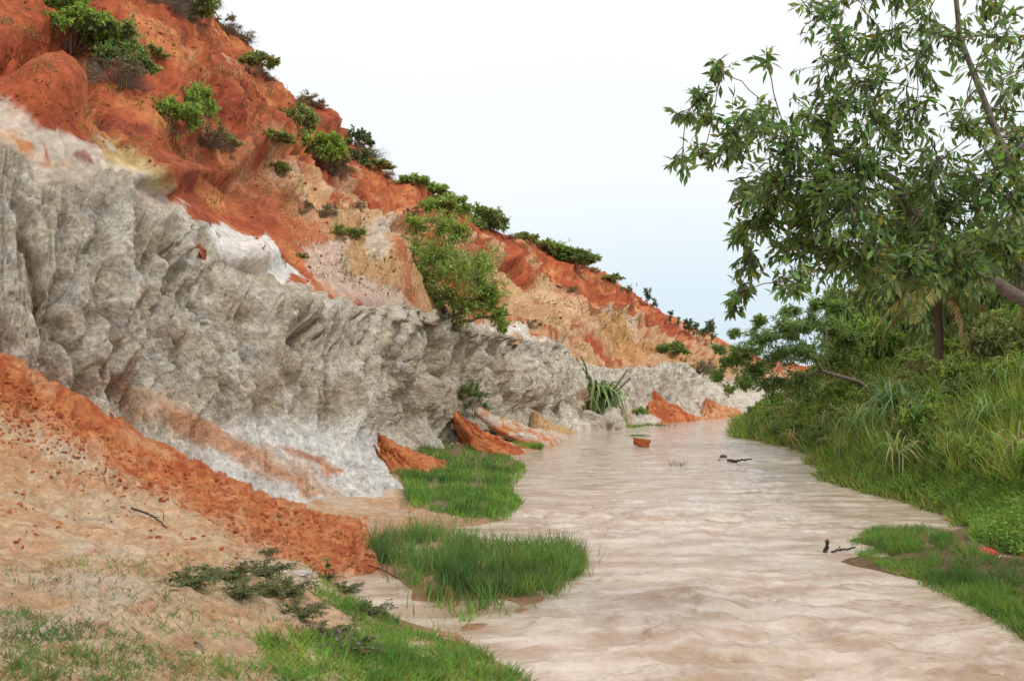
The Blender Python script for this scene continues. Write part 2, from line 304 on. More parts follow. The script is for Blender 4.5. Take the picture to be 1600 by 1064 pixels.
# ---- red hill: rows = behind the cliff top, quarter, half, three quarters, crest, back slope
hf = [((-520,110,13.8),(-900,-900,34)),((0,238,16.3),(-60,-420,37)),((150,262,17.8),(100,-270,38)),((290,305,19.3),(215,-130,39)),((330,365,20.2),(270,-55,40.5)),
 ((400,428,21.6),(318,8,43)),((510,466,23.6),(372,68,47)),((640,484,31),(440,142,52)),((700,498,38),(488,172,56)),((770,520,42),(540,235,61)),((830,533,49),(620,272,68)),
 ((875,539,54),(700,305,77)),((905,568,59),(785,352,88)),((962,578,65),(855,376,98)),((1015,577,70),(932,412,108)),((1065,570,75),(995,458,120)),((1092,588,83),(1060,500,132)),((1132,590,94),(1120,535,146)),((1185,596,116),(1175,560,155)),((1340,603,148),(1330,590,180))]
sag = [.25, .5, .75]
ht = []
for f_, c_ in hf:
    f_ = np.array(f_, float); c_ = np.array(c_, float); F0 = P(*f_); C0 = P(*c_); row = [tuple(f_[:2])+(f_[2],)]
    F1 = F0.copy(); row = [(f_[0], f_[1]+62*min(1.2, (19/f_[2])**3)+6, f_[2]-.1)]
    row.append(tuple(f_))
    for k, s in enumerate(sag):
        Q = F0*(1-s)+C0*s; hh = C0[2]-F0[2]; Q[2] -= hh*[.035, .045, .02][k]*1.0
        a, b = proj(Q); row.append((float(a), float(b), float(Q[1])))
    row.append(tuple(c_)); Q = C0+np.array([-6*c_[2]/60, 4*c_[2]/60, -1.4]); a, b = proj(Q); row.append((float(a), float(b), float(Q[1]))) ; ht.append(row)
p = loft(ht, 2.6, 2.6); n0 = normals(p); U, V = arcs(p); px, py = proj(p); d = p[..., 1]; nu, nv = d.shape
Vt = V[:, -2:-1]; crest = np.clip(V/(V[:, -1:]), 0, 1)
scl = d/40.
warp = fbm(np.stack([U*.12, V*.10, U*0], -1), 1, 3, 105)
D = fbm(p, (.10, .10, .13), 3, 101)*1.3*np.clip(scl, .5, 1.4)
gul = noise(np.stack([U*.22+warp*1.3, V*.05, U*0+2.2], -1), 102); D = D-np.exp(-(gul/.13)**2)*.5*np.clip(scl, .5, 1.5)
gul2 = noise(np.stack([U*.75+warp*2.5, V*.12, U*0+5.2], -1), 103); D = D-np.exp(-(gul2/.14)**2)*.13*sstep(60, 35, d)
sca = np.clip(d/32., .6, 1.5); wf1, wf2 = worley(p+.3*fbm(p, .9, 2, 119)[..., None], (1.1, 1.1, 1.6), 16); D = D+sca**.5*((.5-wf1)*.24+-fbm(np.stack([U*1.2+V*.25+warp*2, V*.5, U*0], -1), 1, 4, 118, ridged=True)*.15)+fbm(p, 6, 2, 116)*.06; D = D-fbm(p, (.6, .6, .9), 4, 104, ridged=True)*.20*sca**.5+fbm(p, 2.6, 4, 106)*.11+fbm(np.stack([U*2.6+warp*4, V*.5, U*0], -1), 1, 3, 109)*.08
# ledges: harder beds break the slope into small scarps
bed = V*.9+warp*2.2+fbm(p, .5, 3, 107)*1.6; sb = bed-np.floor(bed); D = D+(sstep(0, .3, sb)*(1-sb))*.30*sstep(-.15, .3, fbm(p, .16, 2, 108))
wpx = px+26*noise(np.stack([px*.02, py*.02, px*0], -1), 77)+9*noise(np.stack([px*.08, py*.08, px*0], -1), 87); wpy = py+22*noise(np.stack([px*.02, py*.02, px*0+9], -1), 78)+8*noise(np.stack([px*.08, py*.08, px*0], -1), 88)
def spur(D, ln, h, ws, wg, side=1, taper=True):
    """ridge: drops steeply over ws picture pixels on one side, gently over wg on the other"""
    dist, sg, t = line_sd(px+(wpx-px)*.5, py+(wpy-py)*.5, ln); wd = np.where(sg*side > 0, ws, wg); hh = h*(1-.8*t if taper else 1)
    return D+hh*np.exp(-(dist/wd)**1.6)
edge = sstep(0, .06, crest)*sstep(1, .94, crest)
D = D*(.10+.90*sstep(1, .75, V/Vt))*(.15+.85*sstep(0, .10, V/Vt))*(1-.72*sstep(32, 24, d)*sstep(.34, .16, V/Vt))
# the capped outcrop with its hollow face, upper left
D = spur(D, [(60,55),(105,42),(140,44),(160,110),(180,185),(215,250),(275,318)], .75, 10, 45, 1)
D = spur(D, [(-80,95),(0,78),(60,60)], .6, 12, 40, 1, False)
D = dent(D, 75, 150, 62, 42, .7); D = dent(D, 30, 78, 14, 8, .7); D = dent(D, 57, 84, 12, 8, .7); D = dent(D, 112, 62, 9, 6, .35); D = dent(D, 240, 275, 34, 12, .3)
D = spur(D, [(395,255),(478,240),(492,275),(500,320),(560,400)], 1.0, 12, 45, 1)
D = spur(D, [(300,290),(340,285),(380,330),(420,370),(480,430)], .5, 12, 40, 1)
D = spur(D, [(150,130),(250,210),(360,250),(480,320)], .5, 20, 50, -1, False)
D = dent(D, 395, 400, 45, 22, .45); D = dent(D, 615, 350, 26, 12, 1.2); D = spur(D, [(560,290),(600,320),(650,330)], 1.2, 8, 30, 1)
D = spur(D, [(625,268),(632,300),(650,330)], 1.6, 9, 18, 1); D = spur(D, [(700,300),(790,370),(880,440),(1000,500)], 1.3, 14, 60, -1, False)
D = spur(D, [(800,420),(900,470),(1000,520)], 1.5, 9, 50, 1, False); D = dent(D, 960, 500, 50, 22, 1.6); D = dent(D, 870, 500, 30, 30, 1.2)
D = spur(D, [(880,500),(960,545),(1050,570)], 1.2, 9, 30, 1, False)
Db = blur(D)
wc = sstep(.55, .93, V/Vt)*.9; D = D*(1-wc)+Db*wc
p2 = p+n0*D[..., None]
px0, py0 = px, py; px, py = proj(p+n0*Db[..., None]); wpx = px+20*noise(np.stack([px0*.02, py0*.02, px0*0], -1), 77)+7*noise(np.stack([(px0-py0)*.05, (px0+py0)*.015, px0*0], -1), 87); wpy = py+18*noise(np.stack([px0*.02, py0*.02, px0*0+9], -1), 78)+5*noise(np.stack([px0*.05, py0*.05, px0*0], -1), 88)
wj = np.clip(30/d, .3, 1.6); wpx = wpx+11*wj*fbm(p, 1.1, 5, 141, gain=.65)*2; wpy = wpy+11*wj*fbm(p, 1.1, 5, 142, gain=.65)*2
fn = fbm(p2, (.35, .35, .5), 5, 111); fn2 = fbm(p2, 2.0, 4, 112); st = fbm(np.stack([U*1.4+warp*2, V*.16, U*0], -1), 1, 4, 113)
col = mix(RED*np.ones(p.shape), ORANGE, sstep(-.05, .45, fn+st*.5)); col = mix(col, REDD, sstep(.0, .35, -fn+fn2*.6)*.8); col = mix(col, PEACH, sstep(.25, .6, st+fn2*.3)*.4)
tan_m = sstep(.0, .22, V/Vt*-1+.50+warp*.6+fn*.5)*sstep(26, 36, d)
col = mix(col, mix(mix(TAN*np.ones(p.shape), PEACH, sstep(-.2, .3, st)), c3(.62, .47, .33), sstep(.0, .35, fn2+st*.5)), tan_m*.85)
col = mix(col, RED, tan_m*sstep(.12, .3, fbm(np.stack([U*.5+V*.25, V*.35, U*0], -1), 1, 4, 117)))
def z(poly, c, soft=8, amt=1.):
    global col; col = zone(col, poly, c, soft, amt, wpx, wpy)
z([(-200,120),(0,166),(60,182),(135,208),(210,262),(285,312),(300,360),(200,380),(-200,360)], PALE, 4, .95)
z([(-50,190),(20,200),(60,250),(-50,240)], PEACH, 8, .5); z([(0,205),(45,225),(50,240),(30,232)], ORANGE, 4, .9); z([(112,238),(150,250),(160,268),(125,262)], c3(.25,.08,.05), 4, .8)
z([(60,212),(78,225),(92,258),(75,245)], RED, 4, .8); z([(60,245),(110,252),(100,262)], PEACH, 5, .7)
z([(150,205),(190,225),(260,290),(240,295),(180,250)], c3(.60, .48, .22), 10, .8)
z([(303,345),(350,350),(410,372),(440,410),(485,447),(420,450),(350,410),(315,385)], WHITE*1.02, 3, 1); z([(330,372),(400,380),(430,430),(380,430)], c3(.72,.6,.5), 10, .5)
z([(470,375),(520,385),(600,440),(650,480),(560,478),(500,450)], PALE, 5, .7); z([(500,360),(560,330),(610,400),(640,455),(600,440),(520,390)], TAN, 6, .7); z([(560,350),(600,355),(605,400),(585,410)], PALE, 6, .8)
z([(480,440),(520,440),(560,468),(520,470)], ORANGE, 5, .5); z([(590,325),(635,330),(640,350),(600,350)], ORANGE, 5, .9)
z([(740,500),(820,515),(870,535),(850,540),(760,522)], WHITE, 6, .9); z([(680,470),(760,470),(800,505),(740,505)], RED, 8, .7)
z([(835,448),(880,455),(930,492),(900,495),(850,475)], c3(.68,.45,.26), 6, .9); z([(930,505),(1000,520),(1060,560),(1000,560),(940,530)], c3(.55,.30,.12), 8, .8)
z([(925,478),(945,480),(1000,518),(970,512)], PALE, 5, .8); z([(895,530),(930,540),(985,572),(940,572)], RED, 6, .8)
z([(1130,575),(1180,590),(1210,615),(1150,600)], PEACH, 5, .7); z([(0,-40),(160,120),(60,190),(-100,130)], RED*1.05, 15, .6)
z([(260,250),(420,260),(470,330),(400,345),(330,300)], c3(.36,.115,.05), 20, .6)
HILL = obj('red_hill', mesh_np('red_hill', p2, grid_faces(nu, nv), M_RED, col, True)); setp(HILL, 'steep red and orange sand hill rising above the grey cliff', kind='structure')
print('hill', nu*nv, time.time()-T0)

# ---- red rubble and pale sand sliding down in front of the grey wall
tt = [[(-560,1020,6.2),(-560,800,8.6),(-560,600,10.6),(-540,440,12.2)],
 [(0,868,9.0),(0,760,10.8),(0,660,12.9),(0,566,14.9)],[(70,868,9.1),(65,780,10.9),(60,690,13.3),(55,600,15.4)],[(150,868,9.4),(145,795,11.2),(130,715,13.6),(110,632,16)],
 [(230,868,9.8),(220,805,11.6),(205,740,14),(180,672,16.4)],[(310,868,10.1),(300,820,12),(280,765,14.5),(260,708,16.9)],[(400,885,10.3),(390,835,12.4),(370,790,14.8),(350,750,17.4)],
 [(470,905,10.9),(470,862,12.8),(455,822,15.2),(440,788,18)],[(530,902,11.9),(535,868,13.6),(525,838,15.6),(515,812,18.2)],[(580,888,12.9),(585,862,14.3),(585,838,16.2),(580,800,19)],
 [(630,862,14.2),(640,845,15.5),(645,825,17),(640,785,20.3)],[(700,838,15.6),(700,828,16.4),(700,818,17.2),(690,795,19.4)]]
tt = [[(a[0][0], a[0][1]+40, a[0][2]*.99)]+a+[(a[-1][0], a[-1][1], a[-1][2]+1.2)] for a in tt]
p = loft(tt, 2.0, 2.0); n0 = normals(p); U, V = arcs(p); px, py = proj(p); d = p[..., 1]; nu, nv = d.shape
wpx = px+30*noise(np.stack([px*.015, py*.015, px*0], -1), 177)+8*noise(np.stack([px*.06, py*.06, px*0], -1), 187); wpy = py+14*noise(np.stack([px*.02, py*.02, px*0+9], -1), 178)+8*noise(np.stack([px*.08, py*.08, px*0], -1), 188)
redz = sstep(-20, 20, 16*fbm(p, 2.2, 4, 191)*2+poly_sd(wpx, wpy, [(-400,350),(0,560),(260,695),(450,780),(590,800),(650,820),(600,875),(560,900),(480,905),(430,870),(330,810),(220,760),(120,700),(0,635),(-400,520)]))
midz = sstep(-22, 22, 20*fbm(p, 1.6, 4, 192)*2+poly_sd(wpx, wpy, [(-400,500),(0,620),(120,690),(220,750),(330,800),(440,865),(350,850),(230,800),(120,760),(0,710),(-400,600)]))
f1, f2 = worley(p+.08*fbm(p, 4, 2, 9)[..., None], (5.0, 5.0, 7), 13); crk = f2-f1; f3, f4 = worley(p, (13, 13, 16), 14)
lumpy = .5+.5*np.maximum(redz*.9, midz)
D = fbm(p, .7, 3, 121)*.18+((.5-f1)*.17+(.5-f3)*.075)*lumpy*sstep(-.3, .2, fbm(p, 1.1, 2, 122)+.1)+fbm(p, 5, 3, 123)*.05*lumpy+.02*fbm(p, 14, 2, 124)
rill = noise(np.stack([U*1.7, V*.3, U*0], -1), 125); D -= np.exp(-(rill/.1)**2)*.05
D += .22*np.exp(-((poly_sd(px, py, [(-400,540),(0,585),(200,695),(400,800),(560,850),(580,880),(0,2000),(-400,2000)]))/22)**2)*redz
D *= sstep(0, .06, V/V[:, -1:])*.9+.1
p2 = p+n0*D[..., None]
pn = fbm(p2, .9, 4, 131); pf = fbm(p2, 5, 4, 132)
col = mix(SAND*np.ones(p.shape), PEACH*.92, sstep(-.25, .25, pn+pf*.6)); col = mix(col, PALE, sstep(.1, .5, -pn+pf*.3)*.6)
col = mix(col, mix(ORANGE*np.ones(p.shape), c3(.55, .24, .12), sstep(-.2, .3, pf)), midz*.35*sstep(-.1, .3, pf+pn)); col = mix(col, mix(ORANGE*np.ones(p.shape)*.95, RED, sstep(-.15, .35, pf+pn*.6)), redz)
col = mix(col, c3(.62, .33, .17), redz*sstep(.1, .4, fbm(p2, 1.7, 4, 134))*.7); col = mix(col, REDD*1.2, redz*sstep(.25, .5, fbm(p2, 2.4, 3, 133))*.6)
wet = sstep(600, 670, px)*sstep(760, 800, py); col = mix(col, c3(.46, .25, .14), wet*.7)
TAL = obj('red_sand_slope', mesh_np('red_sand_slope', p2, grid_faces(nu, nv), M_TAL, col, True)); setp(TAL, 'loose red rubble and pale sand fallen against the foot of the cliff', kind='structure')
print('talus', nu*nv, time.time()-T0)

# ---- small fans of fallen sand further along the wall
def fan(apex, feet, c, name='sand_fan', label='red sand fan spilled from the cliff foot', seed=0, n=90, m=60):
    A = P(*apex); Ft = np.array([[(a-800)/F*((H-z_)*F/(b-HY)), (H-z_)*F/(b-HY), z_] for a, b, z_ in feet])
    u = np.linspace(0, 1, n); L = pchip(np.linspace(0, 1, len(Ft)), Ft, u); v = np.linspace(0, 1.1, m)[:, None, None]
    p = A+(L-A)*v; w_ = np.clip(v[..., 0], 0, 1); p[..., 2] -= .17*(A[2]-L[:, 2])*np.sin(np.pi*w_); p = np.moveaxis(p, 0, 1)
    nn = normals(p); s_ = apex[2]/30.
    D = fbm(p, 1.2/s_, 4, seed)*.18*s_+fbm(p, 5, 3, seed+3)*.10+fbm(np.stack([u[:, None]*11*np.ones(m), np.moveaxis(v[..., 0]*np.ones((m, n)), 0, 1)*1.2, np.zeros((n, m))], -1), 1, 4, seed+5, ridged=True)*.16*s_+.12*s_*np.sin(np.pi*u)[:, None]**.7*np.ones(m)*np.sqrt(np.clip(np.moveaxis(w_, 0, 1), 0, 1))
    ev = np.clip(np.moveaxis(v[..., 0]*np.ones((m, n)), 0, 1), 0, 1.1); D = (D-.22*s_*(1-np.sin(np.pi*u)[:, None]**.5))*sstep(1.12, .85, ev); p = p+nn*D[..., None]; p[..., 2] -= .35*sstep(.97, 1.1, ev); q_ = fbm(p, 1.5, 4, seed+7)+.8*fbm(np.stack([u[:, None]*9*np.ones(m), np.moveaxis(v[..., 0]*np.ones((m, n)), 0, 1)*.8, np.zeros((n, m))], -1), 1, 3, seed+15)
    cc = mix(np.asarray(c[0])*np.ones(p.shape), c[1], sstep(-.2, .3, q_+.5*fbm(p, 6, 2, seed+8)))
    o = obj(name, mesh_np(name, p, grid_faces(n, m), M_TAL, cc, True)); return setp(o, label, kind='structure')
fan((566,655,28.5), [(560,722,.25),(600,736,.22),(660,738,.22),(715,724,.15)], (ORANGE, RED), label='red sand fan in front of the grass bar', seed=1)
fan((712,648,36.2), [(705,694,.1),(725,700,.05),(770,712,0),(810,710,0),(838,699,0)], (ORANGE, RED), label='bright red sand fan reaching the water beside the bush', seed=2)
fan((742,640,37.5), [(800,690,.1),(850,695,.1),(880,685,.1),(890,680,.1)], (PALE, ORANGE), label='pale sand fan streaked with orange', seed=3)
fan((830,646,46), [(835,688,0),(860,686,0),(880,681,0),(905,675,0)], (TAN, PEACH), label='tan sand fan under the overhang', seed=4)
fan((1017,613,66.5), [(1015,664,0),(1050,660,0),(1080,658,0),(1100,654,0)], (ORANGE, RED), label='steep orange sand fan against the fluted grey wall', seed=5)
fan((1100,626,77), [(1085,658,0),(1120,654,0),(1150,650,0),(1172,645,0)], (PEACH, ORANGE), label='farthest orange sand fan at the bend of the stream', seed=6)
fan((880,625,51), [(895,676,0),(920,672,0),(960,670,0),(990,668,0)], (GREY, GREYL), label='grey debris fan under the spiky plant', seed=7)
fan((990,640,60), [(985,668,0),(1010,664,0),(1030,662,0),(1045,660,0)], (PALE, GREYL), label='pale debris fan beside the fluted wall', seed=8)

# ------------------------------------------------------------------ ground: banks, bars and stream bed
gp = []
def g(px_, py_, z_): dd = (H-z_)*F/(py_-HY); gp.append(((px_-800)/F*dd, dd, z_))
def gw(x_, y_, z_): gp.append((x_, y_, z_))
for a in [(1300,1064),(1100,900),(1100,800),(1000,730),(1050,690),(1120,662),(1150,653),(1185,643),(1215,638),(900,760),(1250,950),(1420,1040),(1250,820),(1200,740),(950,960),(1000,1064),(1000,1500),(1500,1500),(880,830),(1350,905)]: g(a[0], a[1], -.35)
for a in [(1150,645.5),(1090,656),(1030,661),(960,669),(880,680),(862,692),(838,703),(800,708),(822,735),(800,765),(812,790),(790,812),(740,821),(690,824),(655,830),(720,838),(800,848),(880,855),(912,872),(895,905),(850,935),(800,955),(735,975),(700,985)]: g(a[0], a[1], 0)
for a in [(515,902),(560,918),(610,950),(655,966),(545,908),(585,932),(690,962)]: g(a[0], a[1], -.14)
for a in [(600,893,.02),(640,908,.03),(690,935,.02),(650,855,.09),(750,870,.09),(830,890,.06),(760,920,.05),(600,860,.08),(740,780,.14),(700,745,.2),(740,715,.2),(640,705,.2),(600,690,.25),(650,790,.06),(840,695,.1),(790,690,.3),
          (490,890,.2),(560,945,.15),(610,980,.12),(680,1010,.08),(760,1035,.05),(810,1064,.03),(850,1110,0),(900,1250,0),(1000,1600,0),
          (0,862,.86),(150,862,.82),(300,860,.7),(420,875,.45),(300,930,.78),(450,950,.42),(520,1000,.4),(600,1064,.38),(300,1064,.75),(0,1000,.95),(0,1064,1.0),(400,1300,.9),(0,1400,1.05),(-500,950,1.2),(-800,1300,1.3),(200,1900,1.1)]: g(*a)
for a in [(-10,20,.3),(-8,35,.3),(-6,45,.5),(5,72,.3),(20,105,.3),(-40,50,.3),(-14,14,.6),(0,300,1),(-300,300,1),(300,300,2),(100,150,2),(-60,120,.5),(4,-4,1),(-6,-4,1.3)]: gw(*a)
for a in [(1163,655),(1170,672),(1200,690),(1250,701),(1290,714),(1306,735),(1345,765),(1420,784),(1490,806),(1510,822),(1325,845),(1340,872),(1400,898),(1500,935),(1560,965),(1600,1002),(1700,1080),(1900,1300)]: g(a[0], a[1], 0)
for a in [(1400,850,.13),(1450,842,.13),(1430,885,.05),(1520,905,.08),(1600,930,.1),(1600,960,.08),(1700,1000,.2),(1480,832,.08),(1500,872,-.02),(1560,882,-.03),(1600,893,-.03),(1530,850,.25),(1600,868,.3),(1700,895,.5),(1900,950,1.1)]: g(*a)
for dd_, sx_ in [(13.6, 7.6), (16.6, 8.1), (20, 8.4), (23.5, 8.4), (28, 9.3), (33, 10.6), (39, 10.9), (46, 11.7), (53, 12.9), (62, 16.2), (72, 20.5), (84, 27)]:
    for o_, z_ in ((.6, .55), (2.0, 1.7), (4.5, 3.4), (9, 4.9), (18, 5.6)): gw(sx_+o_, dd_, z_)
for a in [(11.5,58,-.5),(12.9,62,-.6),(16.6,70,-.7),(19,75,-.7),(22.5,81,-.7),(26,88,-.7),(31,95,-.7),(9.6,55,-.5),(36,104,-.6),(44,118,-.6)]: gw(*a)
for a in [(9.3,11,.9),(12,11,2.3),(16,11,3.3),(10,8,1.6),(14,7,2.6),(38,90,2.2)]: gw(*a)
gp = np.array(gp)
def kern(a, b): return np.sqrt(((a[:, None, :2]-b[None, :, :2])**2).sum(-1)+.02)
n_ = len(gp); K = np.zeros((n_+3, n_+3)); K[:n_, :n_] = kern(gp, gp)+np.eye(n_)*.02; Q = np.c_[np.ones(n_), gp[:, :2]]; K[:n_, n_:] = Q; K[n_:, :n_] = Q.T
wts = np.linalg.solve(K, np.r_[gp[:, 2], 0, 0, 0])
def gz(x_, y_):
    s_ = np.shape(x_); q_ = np.stack([np.ravel(x_), np.ravel(y_)], -1); r = np.empty(len(q_))
    for i in range(0, len(q_), 20000):
        c_ = q_[i:i+20000]; r[i:i+20000] = kern(c_, gp)@wts[:n_]+np.c_[np.ones(len(c_)), c_]@wts[n_:]
    return r.reshape(s_)
def gdisp(x_, y_):
    z0 = gz(x_, y_); q_ = np.stack([x_, y_, x_*0], -1)
    return z0+fbm(q_, .9, 3, 201)*.10*sstep(-.1, .3, z0)+(fbm(q_, 3.0, 4, 202)*.11+(worley(q_+.1*fbm(q_, 5, 2, 205)[..., None], 5.5, 204)[0]-.5)*.08)*sstep(.05, .5, z0)+fbm(q_, 13, 2, 203)*.022*sstep(0, .3, z0)
pxs = np.arange(-900, 2700, 3.4); inv = np.r_[1/np.geomspace(3500, 210, 22), np.linspace(1/200, 1/1.1, 620)]
dd = 1/inv; PX, DD = np.meshgrid(pxs, dd, indexing='ij'); X = (PX-800)/F*DD; Y = DD
fz = sstep(260, 200, DD); Z = gdisp(X, Y)*fz+(1-fz)*.6
p = np.stack([X, Y, Z], -1); px, py = proj(p)
q_ = np.stack([X, Y, X*0], -1); a1 = fbm(q_, .8, 4, 211); a2 = fbm(q_, 6, 4, 212)
col = mix(SAND*np.ones(p.shape), PALE, sstep(-.1, .4, a1+a2*.5)*.6); col = mix(col, PEACH*.9, sstep(-.1, .35, -a1+a2*.8)*.85); col = mix(col, c3(.52, .24, .12), sstep(.08, .3, fbm(q_, 3.0, 4, 214)+.25*a1)*.55)
col = mix(col, c3(.44, .24, .14), sstep(.10, .0, Z)*.85)
wx = px+10*a1; 
green = np.maximum.reduce([sstep(-8, 6, poly_sd(px+16*a2, py+10*a1, pg)) for pg in ([(585,672),(680,680),(800,710),(822,735),(800,765),(815,790),(780,815),(700,800),(630,790),(620,740),(590,700)],)])
mud = c3(.13, .12, .05); col = mix(col, mud, green*.8); rb = sstep(3.2, 4.6, X+.25*a1); col = mix(col, c3(.17, .105, .055), rb*.9); pm = sstep(-12, 12, poly_sd(px+14*a2, py+8*a1, [(490,885),(600,872),(900,850),(930,900),(740,990),(620,985),(540,935)])); col = mix(col, c3(.40, .21, .12), pm*.8)
GND = obj('ground', mesh_np('ground', p, grid_faces(len(pxs), len(dd)), M_GND, col, True)); setp(GND, 'sandy banks, grass bars and bed of the stream', kind='structure')
print('ground', p.shape[0]*p.shape[1], time.time()-T0)

# ------------------------------------------------------------------ water
mw, t, b = mat_new('muddy_water'); tcn = N(t, 'ShaderNodeTexCoord')
b.inputs['Base Color'].default_value = (.50, .335, .225, 1); b.inputs['Roughness'].default_value = .07; b.inputs['IOR'].default_value = 1.4; b.inputs['Specular IOR Level'].default_value = .5
mpp = N(t, 'ShaderNodeMapping'); mpp.inputs['Scale'].default_value = (1.0, 1.7, 1); t.links.new(tcn.outputs['Object'], mpp.inputs[0])
n1 = noise_node(t, 7.5, 5, mpp.outputs[0], .68); mp2 = N(t, 'ShaderNodeMapping'); mp2.inputs['Scale'].default_value = (.8, 1.7, 1); t.links.new(tcn.outputs['Object'], mp2.inputs[0]); n2 = noise_node(t, 1.1, 6, mp2.outputs[0], .6)
bp = N(t, 'ShaderNodeBump'); bp.inputs['Distance'].default_value = .028; bp.inputs['Strength'].default_value = .75; t.links.new(n1.outputs[0], bp.inputs['Height']); t.links.new(bp.outputs[0], b.inputs['Normal'])
rc = N(t, 'ShaderNodeValToRGB'); rc.color_ramp.elements[0].color = (.42, .285, .19, 1); rc.color_ramp.elements[1].color = (.65, .53, .43, 1); rc.color_ramp.elements[0].position = .40; rc.color_ramp.elements[1].position = .60
t.links.new(n2.outputs[0], rc.inputs[0]); t.links.new(rc.outputs[0], b.inputs['Base Color'])
pxs = np.arange(300, 2400, 3.0); inv = np.r_[1/np.geomspace(260, 130, 12), np.linspace(1/125, 1/4.5, 640)]; PX, DD = np.meshgrid(pxs, 1/inv, indexing='ij'); X = (PX-800)/F*DD; Y = DD
q_ = np.stack([X, Y, X*0], -1); wq = fbm(q_, .35, 2, 301)
def rip(cx, cy, rx, ry): return np.exp(-((X-cx)/rx)**2-((Y-cy)/ry)**2)
tb = .35+1.2*rip(1.9, 7.5, 2.6, 2.2)+1.1*rip(2.2, 10.7, 1.6, 1.6)+1.3*rip(2.9, 17.5, 2.4, 1.6)+.6*rip(5, 9, 2, 2)
wq2 = fbm(q_, .9, 3, 306); Z = 1.5*tb*(.06*fbm(np.stack([X*.6+wq*2, Y*1.5+wq*3+wq2*1.2, X*0], -1), 1, 3, 302)+.055*fbm(np.stack([X*1.5+Y*.5+wq2*2, Y*3.2+wq*4+wq2*2, X*0], -1), 1, 4, 303)+.012*fbm(np.stack([X*5, Y*9, X*0], -1), 1, 2, 305))
Z = Z*sstep(0, .12, -gz(X, Y)+.03)
WAT = obj('water', mesh_np('water', np.stack([X, Y, Z], -1), grid_faces(*X.shape), mw, None, True)); setp(WAT, 'shallow muddy pinkish brown stream rippling towards the viewer', kind='structure')
print('water', time.time()-T0)

# ------------------------------------------------------------------ placing things on the land
bpy.context.view_layer.update(); DG = bpy.context.evaluated_depsgraph_get()
def hit(px_, py_):
    o = Vector((0, 0, H)); dr = Vector(((px_-800)/F, 1, (HY-py_)/F)).normalized(); ok, loc, nr, _, ob, _ = C.ray_cast(DG, o, dr)
    return (np.array(loc), np.array(nr), ob) if ok else (None, None, None)
def drop(x_, y_, z_=40):
    ok, loc, nr, _, ob, _ = C.ray_cast(DG, Vector((x_, y_, z_)), Vector((0, 0, -1))); return np.array(loc) if ok else np.array([x_, y_, 0])
def in_poly(rng, poly, n):
    poly = np.array(poly, float); lo, hi = poly.min(0), poly.max(0); res = []
    while len(res) < n:
        q_ = rng.uniform(lo, hi, (n, 2)); m_ = poly_sd(q_[:, 0], q_[:, 1], poly) > 0; res += list(q_[m_])
    return np.array(res[:n])
def unit(v): return v/(np.linalg.norm(v, axis=-1, keepdims=True)+1e-9)
def rot_axis(v, k, a):
    k = unit(k); a = np.asarray(a)[..., None]; return v*np.cos(a)+np.cross(k, v)*np.sin(a)+k*(k*v).sum(-1, keepdims=True)*(1-np.cos(a))
def scatter(tv, tf, pos, dr, nr, sc, wd=None):
    """template: x across, y along dr, z along nr"""
    dr = unit(dr); sx = unit(np.cross(dr, nr)); nz_ = np.cross(sx, dr); sc = np.asarray(sc).reshape(-1, 1, 1); wd = sc if wd is None else np.asarray(wd).reshape(-1, 1, 1)
    v = pos[:, None]+sx[:, None]*tv[None, :, :1]*wd+dr[:, None]*tv[None, :, 1:2]*sc+nz_[:, None]*tv[None, :, 2:]*sc
    f = tf[None]+(np.arange(len(pos))*len(tv))[:, None, None]; return v.reshape(-1, 3), f.reshape(-1, tf.shape[1])
LEAF_V = np.array([(0,0,0),(-.10,.28,.03),(-.135,.55,.0),(0,1,-.12),(.135,.55,.0),(.10,.28,.03),(0,.45,-.02)], float)*np.array([1.15, 1, 1]); LEAF_F = np.array([(0,6,1),(1,6,2),(2,6,3),(3,6,4),(4,6,5),(5,6,0)])
DIA_V = np.array([(0,0,0),(-.22,.5,.05),(0,1,-.08),(.22,.5,.05)], float); DIA_F = np.array([(0,3,2),(0,2,1)])
NAR_V = np.array([(0,0,0),(-.09,.5,.03),(0,1,-.12),(.09,.5,.03)], float)
BL_V = np.array([(-.5,0,0),(.5,0,0),(-.38,.5,.06),(.38,.5,.06),(0,1,.26)], float); BL_F = np.array([(0,1,3),(0,3,2),(2,3,4)])
def tints(rng, n, k, base, var=.3, yellow=0., dry=0.):
    base = np.asarray(base); b_ = base*(1+var*rng.normal(size=(n, 1)))*(1+.12*rng.normal(size=(n, 3))); 
    m_ = rng.random(n) < yellow; b_[m_] = np.array([.28, .22, .04])*(.7+.6*rng.random((m_.sum(), 1)))
    m_ = rng.random(n) < dry; b_[m_] = np.array([.24, .17, .09])*(.7+.6*rng.random((m_.sum(), 1)))
    return np.repeat(np.clip(b_, .008, .8), k, 0)
def tube(path, r0, r1, sides=5, taper=1.):
    path = np.asarray(path, float); n = len(path); tg = unit(np.gradient(path, axis=0)); up = np.array([.13, .21, .97]) if abs(tg[0, 2]) < .9 else np.array([1., 0, .1])
    a = unit(np.cross(tg, up)); b_ = np.cross(tg, a); th = np.arange(sides)/sides*2*np.pi; r = (r0+(r1-r0)*np.linspace(0, 1, n)**taper)[:, None, None]
    v = path[:, None]+r*(a[:, None]*np.cos(th)[None, :, None]+b_[:, None]*np.sin(th)[None, :, None]); i = np.arange(n*sides).reshape(n, sides); j = np.roll(i, -1, 1)
    return v.reshape(-1, 3), np.stack([i[:-1], j[:-1], j[1:], i[1:]], -1).reshape(-1, 4)
def joinm(parts):
    vs, fs, o_ = [], [], 0
    for v, f in parts: vs.append(v); fs.append(f+o_); o_ += len(v)
    return np.concatenate(vs), np.concatenate(fs)
